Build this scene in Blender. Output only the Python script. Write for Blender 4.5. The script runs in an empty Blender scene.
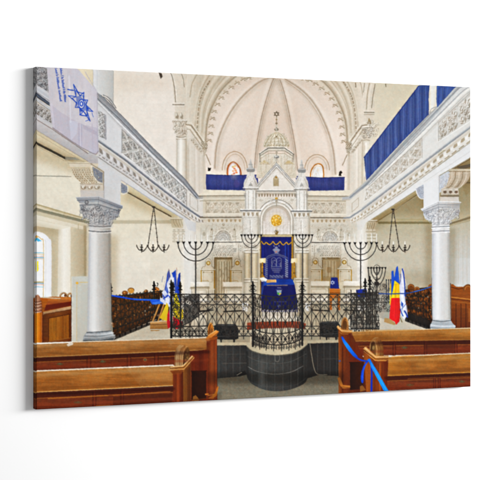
# ---------------------------------------------------------------- picture painter
# The canvas carries a printed picture.  It is drawn here, stroke by stroke, into
# a colour field that later becomes the ink (vertex colours) of the canvas mesh.
import math, random
import numpy as np
rnd = random.Random(7); rng = np.random.default_rng(11)
S = 3; X0, Y0, X1, Y1 = 30, 60, 476, 416
PW, PH = (X1-X0)*S, (Y1-Y0)*S
img = np.zeros((PH, PW, 3), np.float32); img[:] = (226, 214, 194)
idm = np.zeros((PH, PW), np.int16)
MOTIFS = ['picture_ground']; cur = 0
def motif(name=None):
    global cur
    if name is None: cur = 0; return
    if name not in MOTIFS: MOTIFS.append(name)
    cur = MOTIFS.index(name)
yy, xx = np.mgrid[0:PH, 0:PW].astype(np.float32)
GX = X0 + (xx+.5)/S; GY = Y0 + (yy+.5)/S
def vnoise(sx, sy, seed):
    r = np.random.default_rng(seed)
    gw, gh = int(PW/sx)+3, int(PH/sy)+3
    g = r.random((gh, gw)).astype(np.float32)
    fx, fy = xx/sx, yy/sy
    ix, iy = fx.astype(int), fy.astype(int); tx, ty = fx-ix, fy-iy
    tx = tx*tx*(3-2*tx); ty = ty*ty*(3-2*ty)
    return (g[iy,ix]*(1-tx)+g[iy,ix+1]*tx)*(1-ty)+(g[iy+1,ix]*(1-tx)+g[iy+1,ix+1]*tx)*ty-.5
NF = vnoise(2.2,2.2,1)*.6+vnoise(4.5,4.5,2)*.6            # fine
NM = vnoise(9,9,3)*.6+vnoise(20,20,4)*.6                   # medium
NL = vnoise(60,60,5)*.6+vnoise(130,130,6)*.6               # large
NH = vnoise(40,2.5,7)*.6+vnoise(90,5,8)*.5+vnoise(14,3,9)*.4   # wood grain along x
NV = vnoise(2.5,40,10)*.6+vnoise(6,90,12)*.5               # grain along y
def A(c): return np.array(c, np.float32)
def lerp(a,b,t): return a+(b-a)*t
class G:                                                   # gradient along a line, plus optional grain
    def __init__(s, p0, p1, *cols, n=0, nf=None, n2=0, nf2=None):
        s.p0, s.p1, s.c, s.n, s.nf, s.n2, s.nf2 = p0, p1, [A(c) for c in cols], n, nf, n2, nf2
    def __call__(s, sl):
        X, Y = GX[sl], GY[sl]; dx, dy = s.p1[0]-s.p0[0], s.p1[1]-s.p0[1]
        t = np.clip(((X-s.p0[0])*dx+(Y-s.p0[1])*dy)/(dx*dx+dy*dy), 0, 1)*(len(s.c)-1)
        o = np.zeros(X.shape+(3,), np.float32)
        k = np.clip(t.astype(int), 0, len(s.c)-2); f = (t-k)[...,None]
        cs = np.stack(s.c); o = cs[k]*(1-f)+cs[k+1]*f
        if s.n: o = o*(1+s.n*(NF if s.nf is None else s.nf)[sl][...,None])
        if s.n2: o = o*(1+s.n2*s.nf2[sl][...,None])
        return o
def K(c, n=.05, nf=None, n2=0, nf2=None): return G((0,0),(1,0),c,c,n=n,nf=nf,n2=n2,nf2=nf2)
def _apply(sl, cov, col, a):
    cov = np.clip(cov*a, 0, 1)
    c = col(sl) if callable(col) else A(col)
    img[sl] = img[sl]*(1-cov[...,None]) + c*cov[...,None]
    if a > .45: idm[sl][cov > .5] = cur
def P(pts, col, a=1.):
    p = np.array(pts, np.float32); px = (p[:,0]-X0)*S; py = (p[:,1]-Y0)*S
    x0, x1 = max(int(px.min())-1,0), min(int(px.max())+2,PW); y0, y1 = max(int(py.min())-1,0), min(int(py.max())+2,PH)
    if x1<=x0 or y1<=y0: return
    SS = 4; ys = y0+(np.arange((y1-y0)*SS)+.5)/SS
    qx, qy = np.roll(px,-1), np.roll(py,-1)
    up = (py[None]<=ys[:,None]) != (qy[None]<=ys[:,None])
    den = np.where(qy==py, 1, qy-py)
    cx = np.where(up, px[None]+(ys[:,None]-py[None])*((qx-px)/den)[None], 1e9); cx.sort(axis=1)
    npair = int(up.sum(1).max()+1)//2
    j = np.arange(x0,x1,dtype=np.float32)[None]; cov = np.zeros((len(ys), x1-x0), np.float32)
    for k in range(npair):
        xa, xb = cx[:,2*k:2*k+1], cx[:,2*k+1:2*k+2]
        ok = xb<1e8
        cov += np.where(ok, np.clip(np.minimum(xb,j+1)-np.maximum(xa,j),0,1), 0)
    cov = cov.reshape(y1-y0,SS,x1-x0).mean(1)
    _apply((slice(y0,y1),slice(x0,x1)), cov, col, a)
def L(pts, w, col, a=1., w2=None):                          # stroke, optional taper
    p = np.array(pts, np.float32); px = (p[:,0]-X0)*S; py = (p[:,1]-Y0)*S
    h = max(w, w2 or w)*S/2+1
    x0, x1 = max(int(px.min()-h),0), min(int(px.max()+h)+2,PW); y0, y1 = max(int(py.min()-h),0), min(int(py.max()+h)+2,PH)
    if x1<=x0 or y1<=y0: return
    cov = np.zeros((y1-y0,x1-x0), np.float32); n = len(px)-1
    for i in range(n):
        ax,ay,bx,by = px[i],py[i],px[i+1],py[i+1]
        ww = (w if w2 is None else w+(w2-w)*(i+.5)/n)*S; hh = ww/2+1
        u0,u1 = max(int(min(ax,bx)-hh),x0), min(int(max(ax,bx)+hh)+2,x1); v0,v1 = max(int(min(ay,by)-hh),y0), min(int(max(ay,by)+hh)+2,y1)
        if u1<=u0 or v1<=v0: continue
        X = xx[v0:v1,u0:u1]+.5-ax; Y = yy[v0:v1,u0:u1]+.5-ay; dx,dy = bx-ax,by-ay; d2 = dx*dx+dy*dy+1e-6
        t = np.clip((X*dx+Y*dy)/d2,0,1); d = np.hypot(X-t*dx,Y-t*dy)
        c = np.clip(ww/2-d+.5,0,1)*min(1,ww) if ww<1 else np.clip(ww/2-d+.5,0,1)
        sub = cov[v0-y0:v1-y0,u0-x0:u1-x0]; np.maximum(sub,c,out=sub)
    _apply((slice(y0,y1),slice(x0,x1)), cov, col, a)
def C(pts, n=8):                                            # smooth curve through points
    p = [pts[0]]+list(pts)+[pts[-1]]; o = []
    for i in range(1,len(p)-2):
        a,b,c,d = [np.array(q,float) for q in p[i-1:i+3]]
        for k in range(n):
            t = k/n; o.append(tuple(.5*((2*b)+(c-a)*t+(2*a-5*b+4*c-d)*t*t+(3*b-a-3*c+d)*t**3)))
    o.append(tuple(pts[-1])); return o
def arc(cx,cy,rx,ry,a0=0,a1=360,n=28): return [(cx+rx*math.cos(math.radians(a0+(a1-a0)*i/n)), cy+ry*math.sin(math.radians(a0+(a1-a0)*i/n))) for i in range(n+1)]
def E(cx,cy,rx,ry,col,a=1): P(arc(cx,cy,rx,ry,n=24), col, a)
def R(x0,y0,x1,y1,col,a=1): P([(x0,y0),(x1,y0),(x1,y1),(x0,y1)], col, a)
def hom(q):                                                 # unit square -> quad (u right, v down)
    (x0,y0),(x1,y1),(x2,y2),(x3,y3) = q
    sx,sy = x0-x1+x2-x3, y0-y1+y2-y3
    dx1,dx2,dy1,dy2 = x1-x2,x3-x2,y1-y2,y3-y2; D = dx1*dy2-dx2*dy1
    g = (sx*dy2-dx2*sy)/D; h = (dx1*sy-sx*dy1)/D
    m = (x1-x0+g*x1, x3-x0+h*x3, x0, y1-y0+g*y1, y3-y0+h*y3, y0, g, h)
    def f(u,v):
        w = m[6]*u+m[7]*v+1; return ((m[0]*u+m[1]*v+m[2])/w, (m[3]*u+m[4]*v+m[5])/w)
    return f
def mp(f, pts): return [f(u,v) for u,v in pts]
def blur(sl, r):                                            # box blur of a region
    for ax in (0,1):
        a = img[sl]; k = 2*r+1; pad = [(0,0)]*3; pad[ax] = (r+1,r)
        c = np.cumsum(np.pad(a,pad,mode='edge'),axis=ax,dtype=np.float64)
        img[sl] = ((np.take(c,range(k,c.shape[ax]),ax)-np.take(c,range(0,c.shape[ax]-k),ax))/k).astype(np.float32)
def sl(x0,y0,x1,y1): return (slice(int((y0-Y0)*S),int((y1-Y0)*S)), slice(int((x0-X0)*S),int((x1-X0)*S)))
def M(p): return [(553-x+.0, y+.4) for x,y in p]            # mirror about the ark axis
def SL(pts, w, col, a=.3, n=6):                               # soft airbrushed stroke
    for i in range(n): L(pts, w*(1-i/n), col, a*1.5/n)
def shade(pts, col, a, r, steps=2):                         # soft airbrushed area
    p=np.array(pts); m=r/S*2+2
    x0,x1=max(X0,p[:,0].min()-m),min(X1-1,p[:,0].max()+m); y0,y1=max(Y0,p[:,1].min()-m),min(Y1-1,p[:,1].max()+m)
    s_=sl(x0,y0,x1,y1); keep=img[s_].copy(); ids=idm[s_].copy(); img[s_]=0; P(pts,(1,1,1))
    for _ in range(steps): blur(s_,r)
    mk=img[s_].copy()*a; img[s_]=keep*(1-mk)+keep*A(col)/255.*mk; idm[s_]=ids
def relief(q, n, sz, dark, light, a, seed):                 # low carved relief: little lit and shaded curls
    f=hom(q); r=random.Random(seed)
    for _ in range(n):
        x,y=f(r.random(),r.random()); k=sz*r.uniform(.5,1.2); an=r.uniform(0,360); w=r.uniform(.35,.7)
        if r.random()<.6:
            c=arc(x,y,k,k*r.uniform(.7,1.3),an,an+r.uniform(100,260),7); L(c,w,dark,a*r.uniform(.5,1)); L([(u-.45,v-.5) for u,v in c],w*.9,light,a*r.uniform(.5,1))
        else:
            E(x,y,k*.5,k*.55,dark,a*r.uniform(.4,.9)); E(x-.4,y-.4,k*.4,k*.4,light,a*r.uniform(.4,.9))
def star6(cx,cy,r,w,col,sq=1.):
    for o in (90,-90):
        t = [(cx+r*math.cos(math.radians(o+120*k)), cy+r*sq*math.sin(math.radians(o+120*k))) for k in range(4)]; L(t, w, col)
# ================================================================ upper church
# ---- apse vault
motif('printed_vault')
R(165,62,400,205, G((0,75),(0,190),(224,206,188),(234,218,203),(239,225,212), n=.035, n2=.05, nf2=NL))
P([(180,70),(262,76),(244,80),(228,88),(215,104),(208,120),(205,140),(203,152),(186,150),(182,70)], G((184,0),(215,0),(228,217,199),(214,202,180),(222,209,188), n=.05,n2=.06,nf2=NV))
P([(400,80),(310,77),(321,86),(332,98),(340,114),(345,134),(347,152),(362,150),(370,80)], G((340,0),(366,0),(228,214,193),(222,209,188),(234,223,206), n=.05))
RIB=(164,138,108); RL=(234,222,208)
def rib(p, w=1.1, c=RIB, off=1.1, a=.9):
    q = C(p); SL([(x+off*2.2,y+.8) for x,y in q], 5.5, (186,164,136), .22); SL([(x-off*2.4,y-.4) for x,y in q],4.5,(242,232,220),.35); L([(x+off,y+.3) for x,y in q], w*1.2, RL, .6); SL(q, w*2.6, c, a*.5); L(q, w*.7, c, a*.42)
rib([(275,77.5),(262,80.5),(248,91),(236,104),(226,120),(219,137),(216,150),(214.7,168)], 1.15)
rib([(285,79),(297,86.5),(309,97),(320,113),(329,134),(333.5,152),(335.5,174)], 1.15, off=-1.1)
L(C([(283,79.5),(296,88.5),(308,99.5),(318.5,115),(327,134)]), .5, (170,145,115), .5)
for p,o in (([(273.5,79),(270,88),(265,104),(261,120),(256.5,146),(254.5,168)],1.2), ([(280,80),(284,92),(288,108),(291,124),(295,146),(297.5,170)],-1.2)):
    rib(p, .7, (146,122,95), o); L([(x+o*1.35,y) for x,y in C(p)], .45, (165,142,116), .75)
# stepped arch mouldings
def both(p, w, c, a=1.): SL(C(p), w*2.2, c, a*.55); SL(C(M(p)), w*2.2, c, a*.55); L(C(p), w*.7, c, a*.4); L(C(M(p)), w*.7, c, a*.4)
both([(236,76),(228,83),(220,92),(213.5,104),(209,115),(206.7,126),(205.8,138),(204.5,150)], 1.15, (156,134,102), .85)
both([(238,77),(229.6,84),(221.6,93),(215,105),(210.6,116),(208.2,127),(207.2,138)], .8, (228,214,194), .6)
both([(210,74),(203,86),(198.5,98),(196,112),(195,126)], .9, (176,156,124), .6)
both([(213,77),(206,89),(201.8,101),(199.4,114),(198.6,132)], .7, (186,168,138), .5)
both([(220,77),(212,88),(206,100),(202.6,113),(201.4,132)], .8, (226,214,192), .6)
both([(225,77),(217,87),(209,101),(205,114),(203.4,134)], .6, (172,152,122), .55)
both([(197,74),(192,84),(190,97)], .8, (166,144,112), .7)
both([(186,74),(184.5,100),(184.5,120)], 1.0, (182,165,138), .6)
for k in range(26):                                         # bead moulding
    t=k/25; q=C([(209.5,81),(203.5,91),(199.6,102),(197.6,118),(197,132)],10); x,y=q[int(t*(len(q)-1))]
    for X,Y in ((x,y),(553-x,y+.8)): E(X,Y,.75,.85,(146,122,90),.75); E(X-.3,Y-.4,.4,.4,(235,224,205),.6)
shade([(195,74),(236,77),(213,104),(206,128),(205,150),(196,142)],(176,156,126),.16,14); shade([(358,80),(318,78),(340,104),(347,130),(348,150),(357,142)],(184,164,132),.14,14)
both([(229,77),(221,84.5),(213.6,94),(208.6,105),(205.6,116),(204,128),(203.6,142)],2.0,(238,228,210),.5); both([(216,77),(209,88),(203.6,101),(200.8,114),(199.8,132)],1.8,(240,230,212),.45); both([(206,76),(200,90),(196.6,104),(195,120)],1.6,(236,226,208),.45)
both([(232,77),(224,84.5),(216.6,94.6),(211.4,106),(208,117),(206.2,128),(205.4,142)],1.6,(170,148,116),.4); both([(221.6,76),(213,87),(207.2,99.6),(203.6,113),(202,132)],1.3,(176,156,124),.45)
shade([(200,74),(350,74),(340,86),(277,82),(214,88)],(210,190,166),.22,20)
# scalloped band
sc=[(249,77.5),(243.5,79),(237.5,82.5),(231.5,87),(226,92),(221.5,97.5),(217.7,104),(214.4,111),(212.6,118),(211.3,125.5),(210.6,133),(209.2,140)]
for i,(x,y) in enumerate(sc):
    t=i/11; ang=math.radians(lerp(-25,-88,t)); 
    for s in (1,-1):
        X = x if s==1 else 553-x; Y = y if s==1 else y+1
        p=[(X+s*(dx*math.cos(ang*0)-0), Y+dy) for dx,dy in ((-2.6,1.6),(-.6,.2),(1.4,-.6),(2.0,.6),(1.0,1.4),(2.6,1.9))]
        P(C(p,5)[:16]+[(X-s*2.9,Y+2.4),(X-s*3.3,Y-.4)], (190,168,138), .55); E(X-s*.6,Y+1.5,1.0,.7,(238,226,210),.7); L(C(p,5), .65, (154,130,98), .6); SL(C(p,5), 1.6, (160,138,106), .4)
        L([(q[0]+s*.3,q[1]+.9) for q in C(p,5)], .6, (236,222,205), .6)
        E(X-s*1.6,Y-.9,1.1,.8,(176,154,122),.5)
# apse window surrounds and windows
def surround(cx, base, w, top, s):
    for k,(g,c,a) in enumerate(((0,(178,146,108),.8),(1.4,(232,216,198),.7),(2.6,(190,162,130),.5))):
        L(arc(cx,base,w-g,base-top-g,180,360), .8, c, a)
surround(234.8,170,12.6,151.5,1); surround(317,170,12.4,154.5,1)
motif('printed_window')
def awin(p, frame, w, glass):
    q=C(p,8); P(q, glass); L(q, w, frame); 
awin([(227.4,177),(227.4,169),(229.2,164.5),(232.5,162),(236,163.2),(239,167),(240.8,172),(241,177)], (176,96,36), 1.3, K((240,240,242),.06))
L(C([(228.4,176),(228.4,169),(230,165.3),(232.7,163.1),(235.6,164.2),(238.2,167.7)]), .6, (230,120,90), .7)
L(C([(239.6,170),(240,176)]),.7,(120,70,130),.7)
for x,y,c in ((233,167,(230,160,60)),(234.4,168.6,(222,90,40)),(235.6,170.4,(235,130,60)),(233.2,171,(240,150,90)),(236.4,172.4,(225,110,40)),(234.2,173.4,(205,80,50)),(235,166,(235,190,90)),(232.4,174.6,(235,160,120))): E(x,y,1.25,1.0,c,.9)
motif('printed_window#1')
awin([(310.4,180),(311,171.5),(314,166),(318,163.8),(321.8,165.2),(323.4,170),(323.6,180)], (192,124,48), 1.2, K((238,238,238),.05))
L([(314,176),(317,170),(320,177)],.4,(205,200,190),.6); L(C([(312.4,178),(312.8,171.6),(315,167.4),(318,165.6),(320.6,166.6)]),.6,(236,176,110),.6); E(318,170,1.2,1.6,(240,226,200),.7); E(316,174,1,1,(226,206,190),.6); L([(318,166),(316,178)],.3,(205,200,195),.6)
# blue curtains on the apse gallery
motif('printed_blue_drape')
bl=G((0,174),(0,192),(64,72,138),(58,66,130),(50,57,116), n=.1, n2=.28, nf2=NV)
P([(205,174.3),(216,174.9),(235,175.2),(258,174.6),(258,183),(246,191),(232,190),(218,190.6),(206.3,189.6)], bl)
motif('printed_blue_drape#1')
P([(295,176),(320,177.6),(336,177.2),(344.6,177),(344.2,191.8),(334,192.3),(320,191.4),(300,191)], bl)
L([(205,174.5),(216,175.1),(235,175.4),(258,174.8)],.7,(26,32,92),.9); L([(295,176.2),(320,177.8),(344.6,177.2)],.7,(26,32,92),.9)
E(236.6,183.5,3,4,(96,74,150),.3)
# ---- left chancel pier and upper left wall
motif('printed_wall')
P([(98,60),(176.5,60),(177,196),(96,130)], G((100,0),(178,0),(234,223,208),(238,229,217),(236,226,214), n=.03,n2=.03,nf2=NM))
for k in range(16): L([(112,74+7.2*k),(176,77+7.0*k)],.35,(222,211,196),.3)
for k in range(26): L([(116+(k*37)%60,76+7.1*(k%15)),(116+(k*37)%60,82+7.1*(k%15))],.3,(216,204,190),.4)
P([(171,70),(186,70),(186,190),(176,180),(176,120),(174,100)], G((172,0),(186,0),(226,215,198),(219,206,186), n=.05))
P([(158.7,72.2),(161.5,72.6),(162.6,76.6),(160.6,78.8),(159.6,75.6)],(70,58,46),.9)
L(C([(170.8,73),(173,80),(174.6,90),(175.5,102)]),.75,(138,126,106),.85); L(C([(172.3,73),(174.4,81),(176,91),(176.7,101)]),.7,(240,232,220),.8)
L(C([(181.6,74),(183.4,80),(184.2,87)]),.8,(150,136,112),.8)
R(172.3,104,184.4,105.2,(142,132,116),.85); R(172,102.6,184.6,103.9,(238,230,216),.8); R(172.6,105.6,184.2,106.6,(236,228,214),.7)
motif('printed_capital')
def leafcap(x0,y0,x1,y1, base, dark, light, n=40, seed=3, a=.8):
    r=random.Random(seed)
    for i in range(n):
        x=r.uniform(x0,x1); y=r.uniform(y0,y1); w=(x1-x0)*.09; h=(y1-y0)*.13
        an=r.uniform(0,360); L(arc(x,y,w,h,an,an+210,8),.55,dark,a*r.uniform(.4,1)); L(arc(x-.25,y-.35,w*.75,h*.8,an,an+180,8),.45,light,a*r.uniform(.4,1))
def volutes(x0,x1,y,r,dark,light):
    for x,s in ((x0,1),(x1,-1)): 
        L([(x+s*r*(1-k/24)*math.cos(k*.55)+0,y+r*(1-k/24)*math.sin(k*.55)) for k in range(22)],.5,dark,.85)
P([(174.5,112),(184.5,112),(184.5,119),(174.5,119)],K((218,206,186),.06)); 
for x in (177,181.6): P([(x-1.6,118),(x-.2,112.4),(x+1.6,116),(x+1.2,119)],(148,132,108),.75); E(x-.6,114.6,.7,1.4,(236,228,212),.8)
P([(172.8,119.6),(186.6,119.6),(186.6,123.4),(184.6,130),(183.6,135.8),(176.6,135.8),(175,129),(173,124)],G((173,0),(187,0),(226,217,202),(206,192,170),n=.05))
leafcap(174,121,186,134,None,(128,112,88),(245,238,226),34,5)
R(172.4,119.6,187,120.8,(232,224,210)); L([(172.4,121.2),(187,121.2)],.6,(140,124,100),.8)
for y in (136.6,139.2): L(C([(176.4,y),(181,y+.7),(186,y)]),.8,(150,134,112),.8); L(C([(176.4,y+1),(181,y+1.7),(186,y+1)]),.7,(244,238,228),.8)
motif('printed_column')
P([(177,139.5),(185.6,139.5),(186.4,182),(176.6,178)], G((177,0),(186,0),(216,210,198),(238,233,223),(230,221,206),(206,194,176), n=.03))
R(186,136,187.4,188,(196,182,160),.6)
motif('printed_wall')
P([(187,128),(203,146),(206,172),(205,204),(187,190)], G((187,0),(206,0),(226,217,202),(218,206,190),(226,214,198), n=.04,n2=.03,nf2=NV))
def chancel_trim(m):
    T=(lambda p:p) if not m else M
    L(T([(186,124.5),(191,125.2),(204,143.5)]),1.1,(146,126,98),.8); L(T([(187,126.6),(190.4,127),(203.2,145.5)]),.8,(240,230,214),.9)
    L(T([(187,129),(190,129.6),(202,147)]),.7,(150,132,104),.7); L(T([(187.5,122),(191.5,123),(204.6,141.5)]),.9,(236,226,208),.9)
    P(T([(190,139),(193,137.6),(202,150),(202,154),(199,152)]),(204,190,168),.7)
    for k in range(6): 
        x=191.4+k*1.9; y=140+k*2.2; q=T([(x,y)])[0]; E(q[0],q[1],.8,.9,(152,132,104),.8); E(q[0]-.4,q[1]-.5,.5,.5,(242,232,216),.8)
    P(T([(201.8,143),(206.6,141),(207.4,145),(206.4,150),(202.6,150)]),(206,190,164),.9)
    for k in range(9):
        q=T([(202+ (k%3)*1.9+.4, 142.6+(k//3)*2.6)])[0]; L(arc(q[0],q[1],.9,1,0+40*k,230+40*k,8),.5,(128,108,78),.85)
    P(T([(203,150.5),(206,150.5),(205,156),(203.6,156)]),(194,178,152),.8)
    L(T([(206,154.5),(210.4,164.6)]),1.0,(160,140,112),.8); L(T([(205,155.5),(209,165)]),.7,(240,232,216),.8)
    for x in (188.5,194.5,199.5): L(T([(x,142+(x-188)*.8),(x,195)]),.4,(200,188,170),.6)
chancel_trim(False)
P([(208,167.4),(209.6,168.2),(211,167.6),(210.2,171),(207.8,171)],(34,28,24)); 
# ---- right chancel pier and upper right wall
P([(375,66),(430,66),(430,90),(366,160),(364,176),(362,110)], G((370,170),(420,85),(228,220,204),(223,212,188),(212,200,170), n=.035,n2=.03,nf2=NM))
P([(363,72),(377,72),(374,100),(375,112),(372,126),(362,140)], G((363,0),(377,0),(228,216,198),(218,206,184),n=.05))
P([(347,146),(362,130),(363,200),(347,200),(346.5,172)], G((347,0),(364,0),(226,214,198),(234,224,208),(224,212,194), n=.04))
for (p,w,c,a) in ((C([(375.2,84),(373,96),(371.6,108)]),.9,(140,126,100),.8),(C([(369.5,83),(367.4,95),(366.4,109)]),1.0,(160,142,112),.7),(C([(364.6,83),(363.4,92)]),.9,(150,138,112),.7),(C([(371.4,84),(369.4,96),(368.6,108)]),1.2,(236,224,206),.7),(C([(355.6,83),(355.8,87)]),1,(130,108,78),.8),(C([(385.6,83.6),(386,86.5)]),.9,(120,100,66),.8)): L(p,w,c,a)
R(363.4,110.6,374.6,111.6,(240,230,214),.9); R(364,111.8,374.4,112.8,(140,126,102),.85); R(364,114,374.4,115,(170,154,128),.7)
motif('printed_capital#1')
R(366,116,373,124,K((220,208,188),.06)); P([(367,124),(369,117.6),(371,121),(371.4,124)],(150,128,92),.8); E(369,120,.7,1.4,(180,150,100),.8)
P([(358.4,130),(362,126.6),(374.2,126.4),(373.6,130),(371,136),(369.6,140),(363.6,140),(361.6,135.6),(359,134)],G((359,0),(374,0),(212,196,170),(224,214,198),n=.05))
leafcap(361.5,127.5,373,137,None,(118,106,88),(248,240,228),34,8)
R(362,126,374.6,127.2,(238,230,216)); L([(358.5,129.6),(363,127.6),(374.4,127.6)],.7,(134,118,94),.8)
for y in (140.6,143): L(C([(362.6,y),(366,y-.7),(369.6,y)]),.7,(168,150,124),.8)
motif('printed_column#1')
P([(362.4,142),(369.6,142),(368,152),(364,160),(364.6,181),(361.8,186)],G((362,0),(370,0),(212,200,180),(238,230,216),(222,214,200),n=.03))
motif('printed_wall'); chancel_trim(True)
P([(338.6,175.8),(339.2,172),(341,170.4),(342.4,172.6),(341,174),(341.4,176)],(40,32,26)); 
for x in (348.8,352,355,358.6): L([(x,152+(360-x)*.4),(x,200)],.4,(206,192,170),.6)

for m_ in (0,1):
    T=(lambda p:p) if not m_ else M
    relief([T([q])[0] for q in ((173,120),(186,120),(184,136),(176,136))],60,1.1,(140,122,96),(250,244,234),.6,50+m_)
    relief([T([q])[0] for q in ((189,138),(194,138),(202,150),(199,152))],24,.8,(150,130,102),(246,238,224),.6,52+m_)
    relief([T([q])[0] for q in ((201.6,141),(207,141),(206,152),(203,154))],26,.9,(130,110,80),(240,230,212),.6,54+m_)
    SL(T([(188,146),(188,190)]),3,(190,172,146),.3); SL(T([(203.5,156),(204.5,190)]),4,(192,172,146),.35); SL(T([(196,150),(197,194)]),3,(244,236,226),.4)
SL([(177.2,140),(177,182)],2.2,(196,186,168),.5); SL([(186,140),(186.4,186)],2.4,(182,166,140),.5); SL([(181,140),(181,182)],3,(250,247,240),.5)
SL([(362.6,142),(362,184)],2,(190,172,146),.5); SL([(366,143),(365,176)],2.4,(250,246,240),.5)
shade([(113,72),(172,74),(172,90),(113,92)],(224,208,188),.3,16); shade([(150,130),(176,140),(176,180),(150,150)],(246,242,236),-.12,14)

shade([(262,100),(292,100),(318,165),(236,165)],(246,234,222),.5,26); shade([(222,150),(246,150),(246,172),(222,172)],(244,232,220),.4,12); shade([(306,152),(330,152),(330,174),(306,174)],(244,234,222),.4,12)
SL([(234,160),(234,176)],9,(250,246,244),.18)
# ================================================================ aisles behind the columns
motif('printed_wall')
# left aisle, first bay
P([(30,128),(110,158),(110,350),(30,350)], G((0,140),(0,300),(230,220,194),(235,227,206),(226,215,190),(220,208,182), n=.035,n2=.04,nf2=NM))
for k in range(9): L([(34,150+6.6*k),(74,151+6.4*k)],.35,(220,209,184),.3)
P([(30,127),(36,130),(88,161.5),(70,161.5),(30,141.5)], G((40,130),(34,142),(206,188,150),(222,206,170),(198,180,142),n=.05))
L([(33,131.5),(84,162)],.5,(178,160,122),.7)
L([(33,141.4),(65.6,158.4)],2.2,(70,64,52),.95); L([(33,143.8),(64,160.4)],.8,(206,190,156),.9)
P([(65,156.8),(75,157.4),(80.5,160),(72,160),(65,159.8)],(158,156,142),.9); L([(66,157),(75,157.6)],.5,(120,118,104),.8)
L([(65,160.6),(92,161.6)],.6,(180,164,128),.7)
L([(34,175.6),(71,176.6)],.9,(150,146,130),.85); L([(34,176.8),(71,177.6)],.6,(240,232,212),.8)
P([(92,162),(94,162),(103.4,172),(103,196),(94,196)],(206,200,190),.6)
# cornice of the aisle
P([(33,203),(36,203.4),(89,219.5),(89,222.6),(33,208)], G((36,203),(34,208),(198,180,136),(224,210,176),(196,178,138),n=.05))
L([(33,203.4),(88,219)],.8,(176,156,108),.85); L([(33,208.2),(90,222.6)],2.1,(134,130,102),.92); L([(33,209.8),(90,224)],.8,(112,104,74),.7); L([(33,206.2),(88,220.4)],.7,(234,224,196),.7)
P([(33,210),(90,225),(90,228),(33,214)], (206,192,156),.8)
# window niche
P([(33,218.8),(70.5,226.8),(70.5,298),(33,298)], G((36,0),(70,0),(214,198,164),(206,190,154),(238,230,212),n=.04))
P([(33,219),(70.5,227),(59,229.5),(33,225.5)],(238,230,210),.9)
P([(58.4,229.5),(70,227.4),(69.6,298),(57.4,298)], G((58,0),(70,0),(226,216,194),(245,240,228),(238,230,212),n=.03,n2=.03,nf2=NV))
P([(51,235),(58,231),(57.4,298),(51,298)], G((51,0),(58,0),(200,184,150),(214,198,164),n=.04))
motif('printed_window#2')
P(C([(30,232.2),(38,231.6),(44,233.6),(49,238.5),(51.4,246),(51.2,298)])+[(30,298)], G((36,0),(52,0),(250,250,250),(243,244,247),(232,232,236),n=.02))
L(C([(32,235.6),(37,236),(41,239),(43.4,245),(43.2,298)]),.8,(222,178,96),.9); L(C([(44.6,240),(45.8,247),(45.4,298)]),.5,(205,205,205),.7)
P([(32,238.5),(37,237.6),(41.6,241),(38,241.6),(36,240.2),(32,241)],(40,166,222),.95); P([(35.6,235),(38,237.2),(36.4,238.2),(34,237)],(240,170,60),.9)
for y,c,w in ((252.6,(120,190,214),.9),(254,(226,190,130),.6),(256,(236,170,140),.5),(257.4,(96,176,214),.9),(258.6,(230,180,120),.5),(281.8,(196,170,90),1.1),(283,(90,150,190),.8),(284.4,(226,160,140),.6),(286.6,(130,196,228),.8)): L([(32,y),(43.4,y+.3)],w,c,.9)
P([(36.6,261.4),(38.2,261),(38.4,270.5),(36.6,271.8)],(250,232,30),.95)
motif('printed_wall')
P([(70.5,226.6),(84,230),(84,298),(70.5,298)],G((70,0),(86,0),(220,207,176),(214,200,170),(198,182,148),n=.035))
L([(78.4,224),(78.2,229)],.8,(190,172,132),.6); P([(83,225),(86.6,226),(86.6,280),(83,280)],G((83,0),(87,0),(206,190,158),(178,160,122),(206,192,164),n=.04))
# left aisle beyond the first column
P([(108,180),(152,196),(196,224),(196,340),(108,340)], G((0,190),(0,300),(226,212,176),(231,221,197),(236,228,211),(228,219,202),n=.03,n2=.04,nf2=NM))
P([(150,215),(182,222),(182,330),(150,330)], G((150,0),(182,0),(226,216,194),(232,224,206),n=.03),.5)
for k in range(13): L([(112,232+6*k),(181,232+5.8*k)],.3,(216,207,188),.3)
R(112,220.4,172,223,(196,184,152),.85); L([(112,220.2),(172,220.2)],.5,(214,202,172)); L([(112,223.4),(172,223.2)],.5,(178,166,134),.7)
P([(127,182),(150,197),(184,217),(172,218),(150,205.5),(127,192)], G((130,186),(128,193),(228,214,176),(210,192,148),n=.05))
L([(127.6,192.4),(150,205),(171,216.4)],1.2,(88,76,56),.92); L([(127.6,191),(150,203.6),(171,215)],.5,(184,166,124),.8); L([(135,188),(172,209.5)],.5,(190,172,130),.6)
P([(172,217),(184,216),(184,226),(183,228),(172,227.6),(170.6,219.8)], G((171,0),(184,0),(208,194,162),(222,210,184),n=.06)); 
for k in range(4): L(C([(173+2.6*k,219),(174+2.6*k,223),(176+2.4*k,226.6)]),.6,(166,148,112),.7)
R(170.4,218,184,219.2,(226,216,190)); L([(170.4,219.6),(184,219.6)],.5,(150,134,100),.8)
P([(183,216),(196,222),(197,335),(183,335)], G((183,0),(197,0),(224,220,212),(232,228,220),(214,206,194),n=.03,n2=.03,nf2=NV))
P([(176,228),(184,228),(184,300),(180,300),(180,236)],G((176,0),(184,0),(222,212,192),(236,230,218),n=.03))
# blocks at the springing behind the left candelabrum
for j in range(4):
    for i in range(3):
        x=172.6+i*4.3; y=229+j*3.4; R(x,y,x+3.6,y+2.4,(214,204,184),.8); L([(x,y+2.6),(x+3.6,y+2.6)],.5,(150,136,108),.7); E(x+1.7,y+.8,.8,.5,(160,146,120),.6)
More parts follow.
